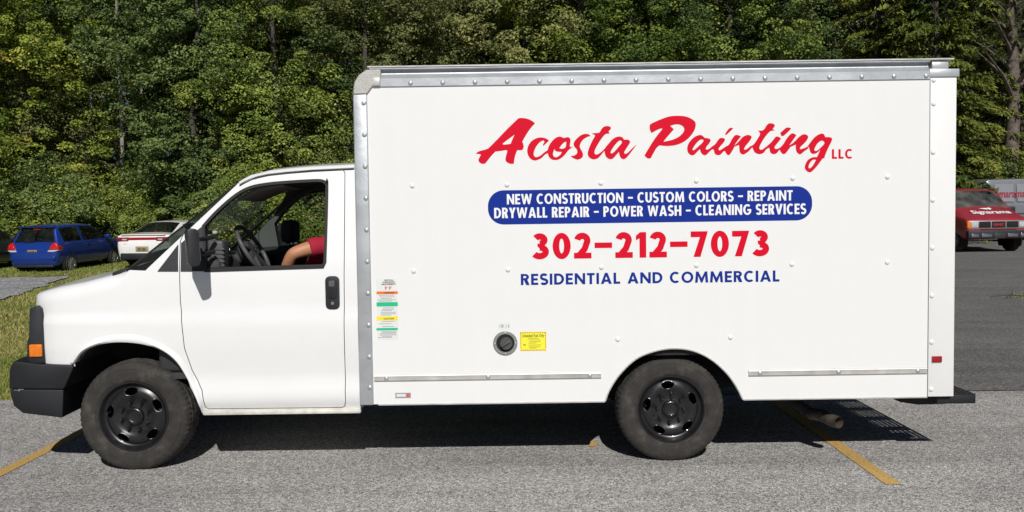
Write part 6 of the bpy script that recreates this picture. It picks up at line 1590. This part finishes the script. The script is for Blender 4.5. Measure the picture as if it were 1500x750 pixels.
van = vehicle('red_van', 'red van with white lettering across its bonnet parked beside the box truck', 'van', (vx, vy, gh(14.5, 20.5)), math.radians(-90 + 4), st,
    [('windshield', (7, 8), [(7, 8)]), ('side_window', (5,), [(3, 4), (5, 7)])], RD, [(-1.35, .965), (1.40, .96)], .345, M_HUBC, 5, M_VGLASS)
M_VGR = mat('grille_silver', (0.42, 0.42, 0.43), 0.35, 0.6)
cb(van, 'grille_frame', M_VGR, 2.07, 2.135, -.90, .90, .70, .935, .012)
for a, b in ((-.60, -.24), (-.21, .21), (.24, .60)): cb(van, 'grille_opening', M_HOLE, 2.12, 2.142, a, b, .725, .91, .006)
for s in (1, -1):
    cb(van, 'headlight', M_CLEAR, 2.11, 2.146, min(s*.63, s*.82), max(s*.63, s*.82), .74, .90, .012); cb(van, 'marker_lamp', M_AMBER, 2.02, 2.14, min(s*.835, s*.95), max(s*.835, s*.95), .72, .92, .012)
    cb(van, 'bumper_insert', M_CHROME, 2.195, 2.215, min(s*.24, s*.55), max(s*.24, s*.55), .45, .56, .01); cb(van, 'bumper_insert', M_CHROME, 2.19, 2.21, min(s*.64, s*.86), max(s*.64, s*.86), .45, .56, .01)
    cb(van, 'door_mirror', M_PLAST, .92, 1.10, min(s*.99, s*1.22), max(s*.99, s*1.22), 1.12, 1.34, .04, None, 3)
cb(van, 'front_bumper', M_PLAST, 2.04, 2.20, -.95, .95, .42, .65, .03, None, 3); cb(van, 'number_plate', mat('plate_dark', (0.03, 0.03, 0.032), 0.5), 2.195, 2.213, -.17, .17, .42, .57, .005); cb(van, 'wind_slot', M_HOLE, 2.11, 2.128, -.55, .55, .665, .685, .004)
seats(van, (.35,), (.42, -.42), 1.0, .42); cb(van, 'dash_shelf', M_INT, .95, 1.40, -.85, .85, 1.04, 1.12, .02)
def on_face(t, name, s, m, y0, y1, z0, h, x, bold=0.03, shear=0.0, lay=None):
    """lettering on a face looking towards the vehicle's front (+x), reading left to right from outside"""
    me = text_mesh(s, bold, 1.0, shear); co = np.empty(len(me.vertices) * 3); me.vertices.foreach_get('co', co); co = co.reshape(-1, 3)
    a = (co[:, 0] - co[:, 0].min()) / np.ptp(co[:, 0]); b = (co[:, 1] - 0) / 0.73
    if lay is None: P = np.stack([np.full(len(a), x), y0 + (y1 - y0) * a, z0 + h * b], 1)
    else:
        P = np.stack([x - h * b, y0 + (y1 - y0) * a, lay(x - h * b) + 0 * b], 1)
    me.vertices.foreach_set('co', P.ravel()); me.update(); me.materials.clear(); return link(name, me, m, t, sm=False)
hoodz = lambda x: np.interp(x, [1.44, 1.98], [1.325, 1.058]) + 0.016
on_face(van, 'grille_lettering', 'GMC', mat('grille_red', (0.45, 0.02, 0.02), 0.4), -.17, .17, .785, .07, 2.1435, .035)
on_face(van, 'bonnet_lettering', 'Signarama', M_WHITEV, -.60, .60, 0, .19, 1.84, .022, 0.0, hoodz)
bm = bmesh.new()
for lp in ([(-.24, 1.53), (-.05, 1.60), (.05, 1.58), (.0, 1.51)], [(.0, 1.53), (.10, 1.48), (.15, 1.56), (.06, 1.62)]):
    bm.faces.new([bm.verts.new((x, y, float(hoodz(x)))) for y, x in lp])
fin('bonnet_logo', bm, M_WHITEV, van, sm=False)

# --- silver van, side on, behind the red one
SV = paint('silver_grey_paint', (0.20, 0.21, 0.23), 0.35, 0.3)
st = [(-2.55, .48, 1.0, 1.8, .9, .95, .78, .02), (-2.50, .42, 1.15, 1.98, .96, .98, .82, .03), (-2.38, .40, 1.18, 2.06, .98, 1.0, .84, .04), (-2.2, .40, 1.18, 2.08, .99, 1.005, .84, .05), (-.9, .40, 1.18, 2.10, .99, 1.005, .85, .05), (-.8, .40, 1.18, 2.10, .99, 1.005, .85, .05), (.3, .40, 1.18, 2.09, .99, 1.005, .85, .05), (.4, .40, 1.18, 2.085, .99, 1.005, .85, .05), (1.15, .40, 1.18, 2.02, .99, 1.005, .83, .05), (1.9, .42, 1.15, 1.32, .98, .99, .86, .05), (2.0, .42, 1.14, 1.26, .98, .985, .86, .04), (2.5, .46, 1.02, 1.08, .95, .95, .82, .03), (2.58, .5, .92, .96, .9, .9, .78, .01)]
van2 = vehicle('silver_van', 'silver panel van with red lettering along its side behind the red van', 'van', (19.05, 25.8, gh(19.05, 25.8) + 0.08), math.radians(3), st,
    [('side_window', (5,), [(8, 9)]), ('windshield', (7, 8), [(8, 9)])], SV, [(-1.6, .985), (1.7, .98)], .36, M_HUBC, 5)
M_RED2 = mat('dull_red_vinyl', (0.26, 0.012, 0.03), 0.5)
me = text_mesh('Signarama', 0.02, 1.0, 0.2); co = np.empty(len(me.vertices) * 3); me.vertices.foreach_get('co', co); co = co.reshape(-1, 3)
a = (co[:, 0] - co[:, 0].min()) / np.ptp(co[:, 0]); b = co[:, 1] / .73; zz = 1.46 + b * .27
me.vertices.foreach_set('co', np.stack([-2.28 + 1.17 * a, -np.interp(zz, [1.2, 2.02], [1.0, .895]) - .03, zz], 1).ravel()); me.update(); me.materials.clear(); link('side_lettering', me, M_RED2, van2, sm=False)
for xx in (-1.85, -1.05, -.25):
    bm = bmesh.new(); pts = [(xx - .34, 1.30), (xx + .34, 1.30), (xx + .34, 1.92), (xx - .34, 1.92)]
    bm.faces.new([bm.verts.new((x, -float(np.interp(z, [1.2, 2.02], [1.0, .895])) - .018, z)) for x, z in pts]); fin('window_panel', bm, mat('panel_lighter_grey', (0.27, 0.28, 0.30), 0.3, 0.2), van2, sm=False)
cb(van2, 'body_moulding', M_PLAST, -2.3, 2.2, -1.025, -1.005, .86, .90, .004); cb(van2, 'front_bumper', M_PLAST, 2.5, 2.66, -.95, .95, .45, .68, .03)

# --- dead twig and weed tuft at the edge of the driveway
d = ray(1490, 437); t_ = (0.09 - CAM_H) / d.z; tp = cam_loc + d * t_
bm = bmesh.new(); g0 = gh(tp.x, tp.y) + 0.02
tube(bm, [(tp.x - .45, tp.y + .05, g0 + .02), (tp.x - .2, tp.y, g0 + .05), (tp.x + .1, tp.y + .04, g0 + .03), (tp.x + .4, tp.y - .05, g0 + .02)], [.006, .012, .014, .008], 6)
tube(bm, [(tp.x - .1, tp.y, g0 + .05), (tp.x - .02, tp.y + .1, g0 + .12), (tp.x + .02, tp.y + .2, g0 + .13)], [.009, .007, .003], 5)
tag(fin('twig', bm, M_BARK), 'bare dead twig lying on the dark driveway', 'twig')
rng = np.random.default_rng(17); n = 500; x = tp.x + .5 + rng.normal(0, .22, n); y = tp.y - .15 + rng.normal(0, .3, n); z = np.array([gh(a, b) for a, b in zip(x, y)]) + .005
an = rng.uniform(0, 2*PI, n); la = rng.uniform(0, 2*PI, n); hh_ = rng.uniform(.03, .10, n)
tri = np.stack([np.stack([x - np.cos(an)*.008, y - np.sin(an)*.008, z], 1), np.stack([x + np.cos(an)*.008, y + np.sin(an)*.008, z], 1), np.stack([x + np.cos(la)*hh_*.7, y + np.sin(la)*hh_*.7, z + hh_], 1)], 1)
tag(link('weed_tuft', quads_mesh(tri, np.clip(rng.normal(.45, .15, n), 0, 1), 3), M_GRASS, sm=False), 'low tuft of weeds growing through the dark driveway', 'weeds')
